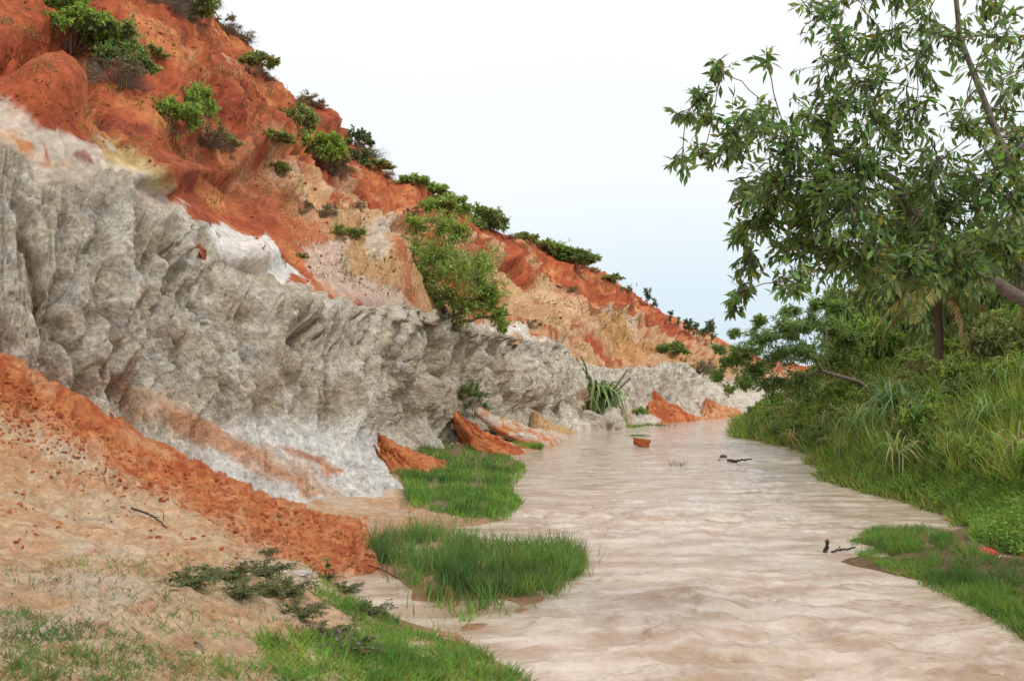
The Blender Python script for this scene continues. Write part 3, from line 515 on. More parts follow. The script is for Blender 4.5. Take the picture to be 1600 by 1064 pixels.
def bez(a, b, rng, sag=.15, n=7):
    a = np.asarray(a, float); b = np.asarray(b, float); L = np.linalg.norm(b-a); c_ = (a+b)/2+rng.normal(size=3)*L*.10+np.array([0, 0, L*sag]); t_ = np.linspace(0, 1, n)[:, None]
    return a*(1-t_)**2+2*c_*t_*(1-t_)+b*t_**2+rng.normal(size=(n, 3))*L*.012*np.sin(np.pi*t_)
def blob_tree(rng, trunk, r0, blobs, leaf=(DIA_V, DIA_F), ls=.1, lpt=14, spread=.9, droop=.3, base=(.06, .10, .02), var=.3, yellow=0., dry=0., twig_r=.006, limb_r=.03, flat=1., sag=.1):
    """trunk polyline; each blob (centre, radius, twigs) is reached by a limb, filled with twigs and leaves"""
    tr = np.asarray(trunk, float); tubes = [tube(tr, r0, r0*.55, 8)]; pos = []; dr = []; nodes = [(q_, r0*.6) for q_ in tr[len(tr)//3:]]
    order = sorted(range(len(blobs)), key=lambda i: min(np.linalg.norm(np.array(blobs[i][0])-nd[0]) for nd in nodes))
    for i in order:
        c_, r, nt_ = blobs[i]; c_ = np.asarray(c_, float); ds = [np.linalg.norm(c_-nd[0])+.0 for nd in nodes]; j = int(np.argmin(ds)); a, ra = nodes[j]
        lr = min(ra*.75, limb_r*(.5+ds[j]/1.5)); pth = bez(a, c_, rng, sag, 8); tubes.append(tube(pth, lr, max(lr*.35, twig_r), 5))
        for s_ in (3, 5, 7): nodes.append((pth[s_], max(lr*(.9-.07*s_), twig_r*1.2)))
        for k in range(nt_):
            e_ = rng.normal(size=3); e_ = e_/np.linalg.norm(e_)*r*rng.random()**.4*np.array([1, 1, flat]); st_ = pth[rng.integers(4, 8)]; en = c_+e_
            pt = bez(st_, en, rng, .08, 4); tubes.append(tube(pt, twig_r, twig_r*.3, 3)); tv = (en-st_)
            t_ = rng.random(lpt)**.6; q_ = st_*(1-t_)[:, None]+en*t_[:, None]+rng.normal(size=(lpt, 3))*r*.05; pos.append(q_)
            dd_ = unit(tv)[None]+rng.normal(size=(lpt, 3))*spread; dd_[:, 2] -= droop; dr.append(dd_)
    pos = np.concatenate(pos); dr = unit(np.concatenate(dr)); nn = rng.normal(size=pos.shape)*.7+np.array([0, 0, 1.]); sc = ls*rng.uniform(.6, 1.25, len(pos))
    v, f = scatter(leaf[0], leaf[1], pos, dr, nn, sc); c_ = tints(rng, len(pos), len(leaf[0]), base, var, yellow, dry)
    return joinm(tubes), (v, f, c_), (pos, dr, nn, sc)
def plant(name, label, cat, base_loc, wood, fol, group=None, wmat=None, fmat=None, wname='branches'):
    b_ = np.asarray(base_loc, float); r = empty(name, b_, label, cat, group)
    obj(wname, mesh_np(name+'_wood', wood[0]-b_, wood[1], wmat or M_BARK, None, True), r)
    o = obj('foliage', mesh_np(name+'_foliage', fol[0]-b_, fol[1], fmat or M_LEAF, fol[2]), r); o['kind'] = 'stuff'; return r
def copy_plant(r, loc, s=1., rz=0., label=None, group=None):
    c_ = r.copy(); COL.objects.link(c_); c_.location = loc; c_.rotation_euler.z = rz; c_.scale = (s, s, s) if np.isscalar(s) else s
    if label: c_['label'] = label
    if group: c_['group'] = group
    for ch in r.children:
        k = ch.copy(); COL.objects.link(k); k.parent = c_
    return c_

# ---- unit bushes (about 1 m radius) reused over the hill and the banks
def bush(seed, name, nb=14, nt_=10, lpt=14, ls=.12, base=(.055, .10, .02), flat=.7, hgt=.8, leaf=(DIA_V, DIA_F), drytw=60, **kw):
    rng = np.random.default_rng(seed); bl = []
    for k in range(nb):
        a = rng.random()*6.28; r = rng.random()**.5*.72; h_ = rng.uniform(.25, 1)*hgt*(1.15-r*.7); bl.append(((r*math.cos(a), r*math.sin(a), h_), rng.uniform(.2, .38), nt_))
    wood, fol, _ = blob_tree(rng, [(0,0,-.15),(0,0,.1),(.02,0,.25)], .03, bl, leaf, ls, lpt, base=base, flat=flat, limb_r=.02, **kw)
    ex = []
    for k in range(drytw):
        a = rng.random()*6.28; r = rng.uniform(.2, 1.0); e_ = np.array([r*math.cos(a), r*math.sin(a), rng.uniform(-.25, .7)*hgt]); ex.append(tube(bez((r*.3*math.cos(a), r*.3*math.sin(a), -.1), e_, rng, .2, 5), .006, .002, 3))
    if ex: wood = joinm([wood]+ex)
    r = plant(name, 'x', 'bush', (0, 0, 0), wood, fol, wmat=M_TWIG); r.location = (0, 0, -500); return r
print('helpers', time.time()-T0)
PB = {}
PB['green'] = bush(1, 'green_bush', 20, 13, 24, .11, (.27, .37, .09), var=.35)
PB['dark'] = bush(2, 'dark_bush', 18, 15, 26, .125, (.21, .28, .10), var=.35)
PB['olive'] = bush(3, 'olive_bush', 18, 14, 24, .12, (.30, .34, .13), var=.35, dry=.12)
PB['dry'] = bush(4, 'dry_scrub', 14, 9, 14, .08, (.27, .24, .16), drytw=420, var=.3, dry=.5)
PB['fine'] = bush(5, 'feathery_bush', 20, 16, 30, .075, (.22, .31, .10), var=.35, leaf=(NAR_V*np.array([1.6,1,1]), DIA_F))
PB['sparse'] = bush(6, 'sparse_bush', 11, 8, 12, .11, (.17, .24, .09), drytw=30, hgt=1.1)
used = set()
def put(kind, loc, s, label, group=None, cat=None, rz=None, name=None):
    rng_ = random.Random(hash((round(float(loc[0]), 2), round(float(loc[1]), 2))) & 0xffff); src = PB[kind]; rz = rng_.random()*6.28 if rz is None else rz
    s3 = (s, s, s) if np.isscalar(s) else s
    if kind not in used:
        used.add(kind); r = src; r.location = loc; r.rotation_euler.z = rz; r.scale = s3; r['label'] = label
        if group: r['group'] = group
    else:
        r = copy_plant(src, loc, s3, rz, label, group)
        if 'group' in r.keys() and not group: del r['group']
    if cat: r['category'] = cat
    else: r['category'] = 'bush'
    return r
def put_px(kind, px_, py_, rad, label, group=None, hs=1., **kw):
    """rad = half width in photograph pixels; py_ = where its foot meets the land"""
    loc, nr, ob = hit(px_, py_)
    if loc is None: return
    s = 1.3*rad*loc[1]/F; return put(kind, loc-np.array([0, 0, .2*s]), (s, s, s*hs), label, group, **kw)
HB = [('green',110,55,60,1.,'leafy green bush capping the hill above the red outcrop'),('olive',165,70,50,1.1,'olive bush right of the green one above the red outcrop'),('dark',195,105,45,1.1,'dark bush hanging over the gully right of the red outcrop'),('dry',180,118,48,1.,'dry grey scrub under the dark bush by the red outcrop'),
 ('green',265,190,48,1.0,'bright green bush growing half way up the red slope'),('green',305,175,36,1.4,'taller leafy bush behind the bright green one on the red slope'),('dry',318,215,44,.8,'dry grey scrub below the bright green bush on the red slope'),
 ('green',490,245,52,1.0,'wide green bush hanging below the crest of the hill'),('olive',465,195,30,1.2,'thin olive bush against the upper red slope'),('dry',515,262,40,.8,'brown dry brush hanging under the wide green bush'),('olive',425,215,34,.5,'low olive growth left of the wide green bush'),
 ('dark',285,20,50,1.0,'dark bush on the skyline at the top of the frame'),('dry',262,22,44,1.,'dry brush on the skyline beside the dark bush'),('dry',345,75,28,.9,'upper dry tuft on the skyline slope'),('dry',375,98,26,.9,'dry tuft in the middle of the skyline slope'),('olive',405,128,30,.8,'olive tuft at the lower end of the skyline slope'),('dry',480,178,26,.8,'dry tuft on the skyline knob'),
 ('olive',540,370,30,.8,'olive bush above the pale yellow scar'),('dry',500,335,30,1.,'grey dry bush left of the pale yellow scar'),('dry',553,325,20,.9,'round tangle of dry brown roots on the slope'),('dry',572,275,34,.6,'flat dry brush below the small skyline tree'),('olive',437,268,18,1.,'small yellowish bush left of the orange fin'),
 ('green',648,300,24,.9,'small green bush behind the red tooth on the skyline'),('green',700,318,40,.8,'left green bush of the middle skyline thicket'),('dark',745,335,42,1.0,'dark bush ending the middle skyline thicket'),('olive',822,362,20,.8,'small olive tuft on the falling skyline'),('green',870,385,30,.8,'green bush on the lower skyline'),('dark',900,402,34,.8,'dark bush right of the green one on the lower skyline'),
 ('dry',720,375,24,.9,'grey dry bush right of the big slope tree'),('dry',885,452,20,.6,'small grey tuft on the red face'),('dry',830,508,18,.8,'grey tuft above the grey wall'),('olive',955,436,20,.5,'low tuft near the end of the skyline'),
 ('dark',1052,548,26,.8,'dark green bush overhanging the tan slope'),('dry',1085,575,30,.8,'grey brush under the dark overhanging bush'),('olive',1110,585,24,.8,'olive bush on the far slope'),('dark',1160,598,16,.9,'small dark bush on the farthest slope'),('olive',1135,615,14,1.3,'olive bush in a gully of the farthest grey wall'),
 ('sparse',738,640,30,1.3,'thin pale bush sprouting from the foot of the grey wall'),('olive',715,622,22,1.2,'small olive bush beside the thin pale one at the wall foot'),('green',1000,645,12,1.,'tiny green bush at the foot of the fluted wall'),('olive',470,402,12,.8,'tiny dry bush beside the white sand patch'),('dry',640,330,20,.6,'dry tuft on the edge of the red slope')]
HB += [('dry',a_,b_,r_,.7,t_) for a_, b_, r_, t_ in [(312,40,24,'dry grass on the crest below the skyline bush'),(330,62,20,'short dry grass on the crest, second below the skyline bush'),(358,88,20,'dry grass between two skyline tufts'),(392,112,20,'dry grass fringe over the upper red face'),(420,136,16,'last dry grass of the upper skyline fringe'),(465,165,18,'dry grass on the rounded skyline knob'),(495,190,16,'dry grass right of the skyline knob'),(600,272,18,'dry grass left of the red tooth'),(790,358,20,'dry grass between the two green skyline thickets'),(925,412,14,'dry grass below the lower skyline bushes'),(975,440,14,'dry grass on the long falling crest')]]
HB += [('olive',235,85,26,.7,'olive growth on the ledge right of the dark bush'),('olive',345,225,30,.7,'olive bush right of the dry scrub on the red slope'),('green',100,20,44,.9,'green bush at the upper left edge of the frame'),('olive',590,300,24,.7,'olive scrub under the skyline, left of the tooth'),('green',675,305,30,.8,'green bush on the skyline left of the thicket'),('olive',845,375,24,.8,'olive bush on the lower skyline, left')]
def sky_y(px_):
    for y_ in range(-40, 640, 3):
        if hit(px_, y_)[0] is not None: return y_
    return 640
for i_, (k, px_, py_, r_, hs_, lb) in enumerate(HB):
    sy = sky_y(px_)
    if 'skyline' in lb or 'on the crest' in lb or py_-sy < 20: py_ = max(sy+4, 8 if sy < 0 else sy+4); HB[i_] = (k, px_, py_, r_, hs_, lb)
for k, px_, py_, r_, hs_, lb in HB: put_px(k, px_, py_, r_, lb, 'bushes on the hill', hs_)

# ---- tree growing from the cliff top
def hitz(px_, py_, dflt):
    l, n_1, o_ = hit(px_, py_); return P(px_, py_, dflt) if l is None else l
rng = np.random.default_rng(11); b0 = hitz(712, 507, 37); D0 = b0[1]-.3
def Q(px_, py_, dz=0.): return P(px_, py_, D0+dz)
bl = [((620,432,0),26),((640,418,.3),30),((625,402,-.3),16),((660,430,0),44),((700,400,.4),46),((740,430,0),50),((770,450,-.3),40),((690,350,.5),36),((650,385,.3),34),((720,360,.6),30),((755,410,.5),38),((630,440,-.4),26),((600,420,-.6),18),((780,490,.2),20),((785,510,.1),12),((690,460,-.5),44),((730,470,-.5),44),((650,350,.7),20),((670,320,.8),14),((765,475,0),30),((715,425,-1),40),((600,445,-.6),16),((675,400,-.6),36)]
blobs = [(Q(a[0], a[1], a[2])+np.array([0, rng.normal()*.5, 0]), r*D0/F, int(6+r*.75)) for a, r in bl]
wood, fol, _ = blob_tree(rng, [b0-np.array([0,0,.5]), Q(714,500), Q(720,488), Q(735,470)], .14, blobs, (NAR_V*np.array([1.3,1,1]), DIA_F), .19, 28, base=(.29, .38, .11), var=.35, yellow=.02, limb_r=.05, twig_r=.010, droop=.1)
w2 = [tube(bez(Q(712,504), Q(*e_), rng, .1, 8), .08, .02, 6) for e_ in ((660,455),(690,440),(800,492,0),(635,440))]
plant('slope_tree', 'many limbed green tree rooted on top of the grey cliff', 'tree', b0, joinm([wood]+w2), fol)
# small skyline tree
rng = np.random.default_rng(12); b0 = hitz(562, 254, 62); D0 = b0[1]
bl = [((560,212,0),17),((575,215,.5),12),((545,218,0),11),((555,208,.3),12),((535,226,0),6),((550,240,0),12),((575,245,0),13),((540,240,0),10),((565,250,0),14),((580,222,0),6)]
blobs = [(Q(a[0], a[1], a[2]), r*D0/F, int(6+r*.7)) for a, r in bl]
wood, fol, _ = blob_tree(rng, [b0-np.array([0,0,.5]), Q(563,240), Q(558,226), Q(562,218)], .13, blobs, (DIA_V, DIA_F), .22, 12, base=(.09, .15, .05), limb_r=.06, twig_r=.015)
plant('crooked_tree', 'small crooked tree standing alone on the skyline', 'tree', b0, wood, fol)
# saplings along the far ridge
for k, (a, b_, s_) in enumerate([(1012,472,14),(1022,478,10),(1048,500,10),(1060,505,8),(1078,520,14),(1088,522,12),(1098,526,11),(1112,532,20),(1070,512,10),(960,440,10),(985,455,8)]):
    rng = np.random.default_rng(40+k); loc = hitz(a, b_+6, 130); s = s_*loc[1]/F; bl = [((rng.normal()*.22, rng.normal()*.22, rng.uniform(.5, 1.7)), .3, 8) for q_ in range(9)]
    wood, fol, _ = blob_tree(rng, [(0,0,-.3),(0,0,.5),(.05,0,1.3)], .05, bl, (DIA_V, DIA_F), .2, 9, base=(.11, .17, .075), limb_r=.03, twig_r=.012)
    r = plant('sapling', ['thin sapling on the far ridge line, left of the dip','small sapling beside the first on the far ridge','slight sapling half way down the far ridge','low sapling half way down the far ridge','round topped sapling near the end of the ridge','bushy sapling near the end of the ridge','narrow sapling near the end of the ridge','tallest tree at the end of the far ridge','sapling among the others on the far ridge','low tuft tree high on the far ridge','small tree high on the far ridge'][k], 'tree', (0, 0, 0), wood, fol, 'small trees along the far ridge', wname='trunk')
    r.location = loc; r.scale = (s, s, s*1.1)
print('hill plants', time.time()-T0)
#PART2
# ------------------------------------------------------------------ right bank
SH = np.array([(13.0, 7.3), (16.6, 7.9), (18, 8.1), (20, 8.2), (22.4, 8.0), (27.3, 9.1), (32.4, 10.4), (36.5, 10.8), (41, 10.8), (51, 12.4), (67, 15.9), (90, 27)])
def shore(dd_): return float(np.interp(dd_, SH[:, 0], SH[:, 1]))
rng = np.random.default_rng(21)
def where(x_, dd_, z_, s_):
    a_, b_ = proj(np.array([x_, dd_, z_+s_*.5])); row = 'low' if b_ > 670 else 'midway up' if b_ > 600 else 'high up'
    sec = ['at the left tip of the right bank', 'by the palm like clump', 'left of the large strap clump', 'around the large strap clump', 'right of the large strap clump', 'at the right picture edge', 'just outside the right edge'][int(np.searchsorted([1200, 1270, 1340, 1430, 1510, 1600], a_))]
    return row+' '+sec
KN = {'green': 'bright green shrub', 'dark': 'dark green shrub', 'olive': 'olive shrub', 'fine': 'feathery shrub', 'dry': 'brown dry brush', 'sparse': 'thin open shrub'}
spots = []
for k in range(1700):
    dd_ = 1/rng.uniform(1/74, 1/15.5); of = rng.uniform(1.2 if dd_ < 30 else .3, 12); x_ = shore(dd_)+of
    if 800+x_/dd_*F > 1760: continue
    s_ = rng.uniform(.55, .95)*(1+.05*of)*(1 if dd_ > 22 else .85)
    if all(math.hypot(x_-a, dd_-b_) > .47*(s_+c_) for a, b_, c_ in spots): spots.append((x_, dd_, s_))
same = {}
for x_, dd_, s_ in spots:
    of = x_-shore(dd_); k = rng.choice(['green', 'olive', 'fine', 'dark', 'dry', 'sparse'], p=[.30, .22, .28, .08, .06, .06]); l = drop(x_, dd_, 12)
    if dd_ > 34: k = rng.choice(['fine', 'olive', 'dark', 'green'], p=[.45, .2, .2, .15])
    lb = ('small ' if s_ < .7 else 'broad ' if s_ > 1.0 else '')+KN[k]+' '+where(x_, dd_, l[2], s_); same.setdefault(lb, []); o_ = put(k, l-np.array([0, 0, .15]), (s_, s_, s_*rng.uniform(.85, 1.35)), lb, 'shrubs massed on the right bank'); same[lb].append((x_/dd_, o_))
for lb, ls_ in same.items():
    ls_.sort(key=lambda t_: t_[0]); n_1 = len(ls_)
    if n_1 > 1:
        for i, (_, o_) in enumerate(ls_):
            w_ = ['left', 'right'][i] if n_1 == 2 else 'leftmost' if i == 0 else 'rightmost' if i == n_1-1 else 'middle' if n_1 == 3 else ['second', 'third', 'fourth', 'fifth', 'sixth', 'seventh', 'eighth', 'ninth', 'tenth', 'eleventh', 'twelfth', 'thirteenth'][min(i-1, 11)]+' from left'
            o_['label'] = w_+' '+lb
# taller growth behind, closing the view on the right
for x_, dd_, s_, hs_, k, lb in [(17,28,2.6,1.5,'olive','tall olive tree crown behind the strap leaved clump'),(13.6,19.5,1.6,1.3,'green','tall green shrub under the overhanging branches at the right edge'),(19.5,24,2.6,1.4,'olive','broad yellowish shrub in the shade behind the overhanging tree'),(24,36,3.2,1.5,'dark','dark tree crown behind the coconut palm'),(17.5,21.5,2.2,1.3,'green','big green shrub at the back of the bank by the right edge'),
    (22,44,2.8,1.2,'fine','feathery crown far back on the right bank'),(20.5,33,2.2,1.3,'olive','olive crown just left of the coconut palm'),(15.8,24.5,1.5,1.1,'fine','feathery shrub on the brow above the strap leaved clump'),(27,31,3.5,1.7,'dark','dark tall crown at the far right behind the branches'),(21,50,2.6,1.3,'dark','dark crown at the left end of the back row'),(24,62,2.8,1.2,'fine','farthest feathery crown closing the right bank'),(16.2,44.5,2.5,2.7,'fine','tall feathery crown filling the gap behind the leaning thorn tree'),(18.6,44,2.8,2.7,'olive','tall olive crown right of the feathery one behind the thorn tree'),(14.6,40,1.8,2.1,'green','fresh green crown rising just right of the thorn tree limbs'),(17.2,38,2.4,2.4,'fine','tall fine leaved crown left of the coconut palm'),(12.6,25.2,1.2,1.5,'olive','olive shrub standing before the palm trunk'),(20.5,38.5,2.8,2.5,'green','high green crown behind the coconut palm fronds')]:
    l = drop(x_, dd_, 14); put(k, l-np.array([0, 0, .2]), (s_, s_, s_*hs_), lb, cat='tree')
# feathery thorn tree leaning over the bend
rng = np.random.default_rng(31); b0 = drop(14.0, 37.5); D0 = 36.
bl = [((1160,548),26),((1190,530),34),((1225,515),36),((1265,505),40),((1300,510),40),((1140,565),18),((1125,545),12),((1175,575),30),((1215,560),40),((1260,550),44),((1300,560),44),((1330,530),36),((1160,600),18),((1200,600),34),((1250,600),40),((1190,500),12),((1235,488),18),((1280,475),22),((1120,590),10),((1145,520),9),((1320,480),26)]
blobs = [(P(a[0], a[1], D0+rng.normal()*.9), r*D0/F*1.15, int(8+r*.9)) for a, r in bl]
wood, fol, _ = blob_tree(rng, [b0-np.array([0,0,.5]), b0*.6+P(1290,590,D0+.5)*.4, P(1285,580,D0+.3), P(1262,545,D0)], .10, blobs, (NAR_V*np.array([1.5,1,1]), DIA_F), .17, 36, base=(.20, .29, .10), var=.35, flat=.55, limb_r=.05, twig_r=.010, droop=0.)
pale = [tube(bez(P(*a), P(*b_), rng, .05, 8), .03, .012, 5) for a, b_ in (((1290,512,34.5),(1292,570,34.3)), ((1292,560,34.3),(1305,590,34.2)), ((1225,565,34.8),(1205,600,34.6)))]
plant('thorn_tree', 'dark feathery spreading tree leaning over the bend of the stream', 'tree', b0, joinm([wood]+pale), fol, wmat=M_TWIG)

# coconut palms: each frond is a part
M_FROND = leaf_mat('palm_frond', .5, .25)
def frond_mesh(name, L, seed, base, hang, var=.2):
    rg = np.random.default_rng(seed); n = 16; t_ = np.linspace(0, 1, n); path = np.stack([t_*0, L*t_*(1-.12*t_), L*(.28*t_-hang*t_**2)], -1); tv, tf = tube(path, .035, .006, 4)
    tf = np.concatenate([tf[:, [0,1,2]], tf[:, [0,2,3]]]); ps, dr, sc = [], [], []
    for k in range(64):
        u_ = .16+.84*(k/64)+rg.normal()*.004; q_ = np.array([np.interp(u_, t_, path[:, i]) for i in range(3)])
        for s_ in (-1, 1): ps.append(q_); dr.append((s_*1.0, .55+u_*.5, -.35-.5*rg.random())); sc.append(L*.26*math.sin(math.pi*min(1, .25+u_*.72))**.7*rg.uniform(.85, 1.1))
    ps, dr, sc = np.array(ps), np.array(dr), np.array(sc); v, f = scatter(np.array([(-.5,0,0),(.5,0,0),(-.4,.5,-.05),(.4,.5,-.05),(0,1,-.25)], float), BL_F, ps, dr, np.tile([0, .2, 1.], (len(ps), 1)), sc, np.full(len(ps), .045))
    c_ = np.concatenate([np.tile(np.array([.20, .17, .06]), (len(tv), 1)), tints(rg, len(ps), 5, base, var)]); v, f = np.concatenate([tv, v]), np.concatenate([tf, f+len(tv)]); return mesh_np(name, v, f, M_FROND, c_)
FR = [frond_mesh('frond', 3.0, 1, (.24, .28, .085), .55), frond_mesh('frond', 2.7, 2, (.32, .31, .09), .75), frond_mesh('dry_frond', 2.4, 3, (.40, .27, .13), 1.0)]
def palm(loc, hgt, s, label, seed, azs):
    rg = np.random.default_rng(seed); r = empty('coconut_palm', loc, label, 'palm', 'coconut palms behind the right bank')
    v, f = tube([(0, 0, -.4), (.05, 0, hgt*.5), (0, .05, hgt)], .16, .11, 8); obj('trunk', mesh_np('palm_trunk', v, f, M_BARK, None, True), r)
    for i, (az, el, k) in enumerate(azs):
        o = obj('frond', FR[k], r, (0, 0, hgt)); o.rotation_euler = (math.radians(el), rg.normal()*.15, math.radians(az)); o.scale = (s*rg.uniform(.9, 1.1),)*3
        if k == 2: o['label'] = 'dead brown frond'
azs = [(a+7*math.sin(a), e_, k) for a, e_, k in [(90, 15, 0), (60, 35, 0), (-80, 18, 0), (-110, 25, 1), (120, 30, 1), (180, 20, 1), (150, 5, 1), (-140, 8, 0), (30, 40, 1), (-40, 35, 0), (100, -5, 1), (-100, -12, 1), (215, -30, 2), (60, -20, 1), (0, 55, 0)]]
l = drop(10.6, 27); l = drop(13.2, 30.5); palm(l, P(1385,455,30.5)[2]-l[2], 1.0, 'coconut palm with yellowing fronds half hidden behind the overhanging branches', 1, azs)
l = drop(13.2, 22); palm(l, P(1640,250,22)[2]-l[2], 1.15, 'taller coconut palm whose frond tips show at the right edge', 2, azs)

# strap leaved clumps: each leaf is a part
M_STRAP = leaf_mat('strap_leaf', .42, .25, .5)
def ribbon(name, L, wd, arch, c_, seed):
    rg = np.random.default_rng(seed); n = 10; t_ = np.linspace(0, 1, n); y = L*(t_*(1-.25*t_))*.75; z_ = L*(t_*.95-arch*t_**2.4); x_ = rg.normal()*.04*L*t_**2; w_ = wd*np.sin(np.pi*np.clip(.22+.78*t_, 0, 1))**.8
    v = np.concatenate([np.stack([x_-w_/2, y, z_+w_*.25], -1), np.stack([x_, y, z_], -1), np.stack([x_+w_/2, y, z_+w_*.25], -1)]); i = np.arange(n-1)
    f = np.concatenate([np.stack([i, i+n, i+n+1, i+1], -1), np.stack([i+n, i+2*n, i+2*n+1, i+n+1], -1)]); cc = np.array(c_)[None]*(1+.25*t_[:, None]); return mesh_np(name, v, f, M_STRAP, np.tile(cc, (3, 1)), True)
RB = {}
for nm_, c_ in (('green', (.15, .25, .07)), ('blue', (.15, .26, .11)), ('yellow', (.27, .32, .085)), ('dry', (.34, .27, .14)), ('dark', (.09, .16, .045))): RB[nm_] = [ribbon('strap_leaf', 1, .028, a, np.array(c_)*rng.uniform(.8, 1.25), 50+j) for j, a in enumerate((.6, .95, 1.3, 1.6))]
def strap(loc, n, L, label, kinds, seed, spread=1., name='strap_leaf_clump', group='strap leaved clumps on the right bank', wd=1., low=15, cat='plant'):
    rg = np.random.default_rng(seed); r = empty(name, loc, label, cat, group)
    v, f = tube([(0, 0, -.2), (0, 0, .10*L)], .04*L, .025*L, 7); obj('stem', mesh_np('clump_stem', v, f, M_BARK), r)
    for i in range(int(n*(1.35 if name == 'strap_leaf_clump' else 1))):
        k = kinds[rg.integers(len(kinds))]; o = obj('leaf', RB[k][rg.integers(4)], r, (rg.normal()*.04*L, rg.normal()*.04*L, rg.random()*.1*L)); s_ = L*rg.uniform(.6, 1.15)
        o.scale = (s_*wd, s_, s_); o.rotation_euler = (math.radians(rg.uniform(low, max(40, low+25))*spread-15), rg.normal()*.25, rg.random()*6.28)
def strap_px(px_, py_, dflt, *a, **kw):
    l, n_1, o_ = hit(px_, py_); l = P(px_, py_, dflt) if l is None or o_ is WAT else l; l[2] = max(l[2], -.05); strap(l+np.array([0, -.1, .3]), *a, **kw)
for i, (a, b_, dd_, n_1, L, kn, lb) in enumerate([(1395,668,22,70,1.9,['blue','blue','green'],'large arching blue green strap leaved clump in the middle of the right bank'),(1335,690,24,44,1.4,['green','yellow','blue'],'arching clump left of the large blue green one'),(1450,672,20.5,44,1.35,['green','blue'],'arching clump right of the large blue green one'),
    (1400,745,21,48,1.2,['green','yellow','dry'],'yellowish grassy clump below the large blue green one'),(1540,690,17,44,1.2,['yellow','green'],'yellow green strap clump near the right edge, upper'),(1590,745,15.5,44,1.05,['dry','dry','yellow'],'dry drooping clump low at the right edge'),(1505,730,17.5,36,.95,['yellow','green'],'small yellow tinged clump left of the dry one'),
    (1240,655,37,34,1.35,['yellow','dry','green'],'palm like clump with a skirt of dry leaves at the end of the bank'),(1235,712,36,26,1.0,['dry','dry','yellow'],'dead straw coloured clump hanging near the water'),(1312,722,28,14,.8,['yellow','green','dry'],'low yellow edged clump standing in the water edge'),(1285,680,31,34,1.3,['green','dry'],'green and dry clump between the palm like one and the arching ones'),
    (1590,620,18,34,1.2,['yellow','green'],'yellow strap clump high at the right edge'),(1480,610,21,34,1.1,['green'],'small dark green strap clump high on the bank')]):
    strap_px(a, b_, dd_, n_1, L, lb, kn, 80+i)
for i, (a, b_, dd_) in enumerate([(1180,690,46),(1172,680,48),(1190,692,43),(1166,670,52)]):
    strap_px(a, b_, dd_, 26, 1.1, ['tall reeds standing in the water at the left tip of the right bank', 'second tuft of reeds at the tip of the right bank', 'reeds on the near side of the tip of the right bank', 'farthest reeds at the tip of the right bank'][i], ['dark', 'green'], 120+i, name='reed_tuft', group='reeds at the tip of the right bank', wd=.6, cat='reeds')
# spiky plant on the rock corner of the left wall
l, n_1, o_ = hit(935, 632); l = P(932, 628, 55) if l is None else l; LS = l[1]/F
put('green', l+np.array([0, 0, -.2]), 26*LS, 'green bush body at the foot of the spiky plant'); strap(l, 110, 82*LS, 'spiky plant with long upright leaves on the rock corner of the left wall', ['dark', 'green', 'yellow'], 140, name='spiky_plant', group=None, wd=2.2, low=0)
strap(P(930, 648, l[1]-1), 40, 34*LS, 'hanging lower tuft under the spiky plant', ['dark', 'green', 'dry'], 141, name='hanging_tuft', group=None, wd=1.5, low=60, spread=1.6)
rr = empty('long_stem_plant', l, 'long bare curving stems reaching right from the spiky plant', 'plant')
for e_ in ((980, 577), (900, 560), (970, 612), (908, 556), (985, 590)): v, f = tube(bez(l, P(e_[0], e_[1], l[1]-.5), rng, -.12 if e_[0] > 950 else .05, 9), 2.2*LS, 1.0*LS, 5); obj('stem', mesh_np('bare_stem', v-l, f, plain_mat('stem_green', (.12, .15, .05)), None, True), rr)
print('right bank', time.time()-T0)

# ------------------------------------------------------------------ overhanging tree at the right
rng = np.random.default_rng(61); TB = np.array([8.4, 9.0, float(gz(8.4, 9.0))-.3])
A = [TB, P(2080, 640, 9), P(1850, 560, 8.9), P(1700, 512, 8.8), P(1600, 470, 8.7), P(1545, 435, 8.7), P(1490, 395, 8.7), P(1440, 350, 8.8), P(1400, 285, 8.9), P(1340, 250, 9.0), P(1300, 235, 9.0)]
B = [P(1850, 560, 8.9), P(1700, 440, 8.6), P(1610, 330, 8.5), P(1560, 215, 8.4), P(1535, 150, 8.4), P(1500, 60, 8.4), P(1490, -40, 8.4)]
bA = [(1100,185,34,6),(1090,150,22,5),(1120,110,22,4),(1072,180,14,3),(1200,82,9,2),(1125,92,8,2),(1085,240,26,5),(1065,265,14,2),(1150,205,50,12),(1190,200,50,14),(1230,215,60,18),(1200,280,60,18),(1160,300,36,9),(1185,350,48,14),(1155,375,26,7),(1165,420,26,8),(1155,455,20,6),(1150,480,12,3),(1280,280,70,26),(1260,340,60,22),(1240,390,50,16),(1330,330,70,28),(1290,180,60,18),(1350,260,70,26),(1300,400,70,24),(1340,410,60,20),(1380,370,70,26),(1240,440,36,9),(1200,320,50,14),(1410,430,60,20),(1420,320,70,26),(1460,400,60,20),(1480,330,70,24),(1520,420,60,18),(1560,380,70,22),(1360,460,40,10),(1600,420,60,14),(1280,330,80,24),(1130,235,34,9)]
bB = [(1290,100,55,15),(1280,30,40,11),(1320,60,50,15),(1340,130,60,19),(1370,190,60,20),(1380,60,55,14),(1430,110,60,14),(1420,200,60,18),(1470,60,50,10),(1450,270,70,24),(1500,200,50,12),(1510,300,70,24),(1540,90,50,8),(1580,60,50,9),(1560,160,50,9),(1590,220,60,14),(1560,290,70,22),(1600,320,60,20),(1310,180,50,14),(1440,20,50,10),(1550,0,50,9),(1400,-30,60,10),(1600,130,50,8),(1640,250,70,16),(1640,80,70,12),(1340,0,46,11)]
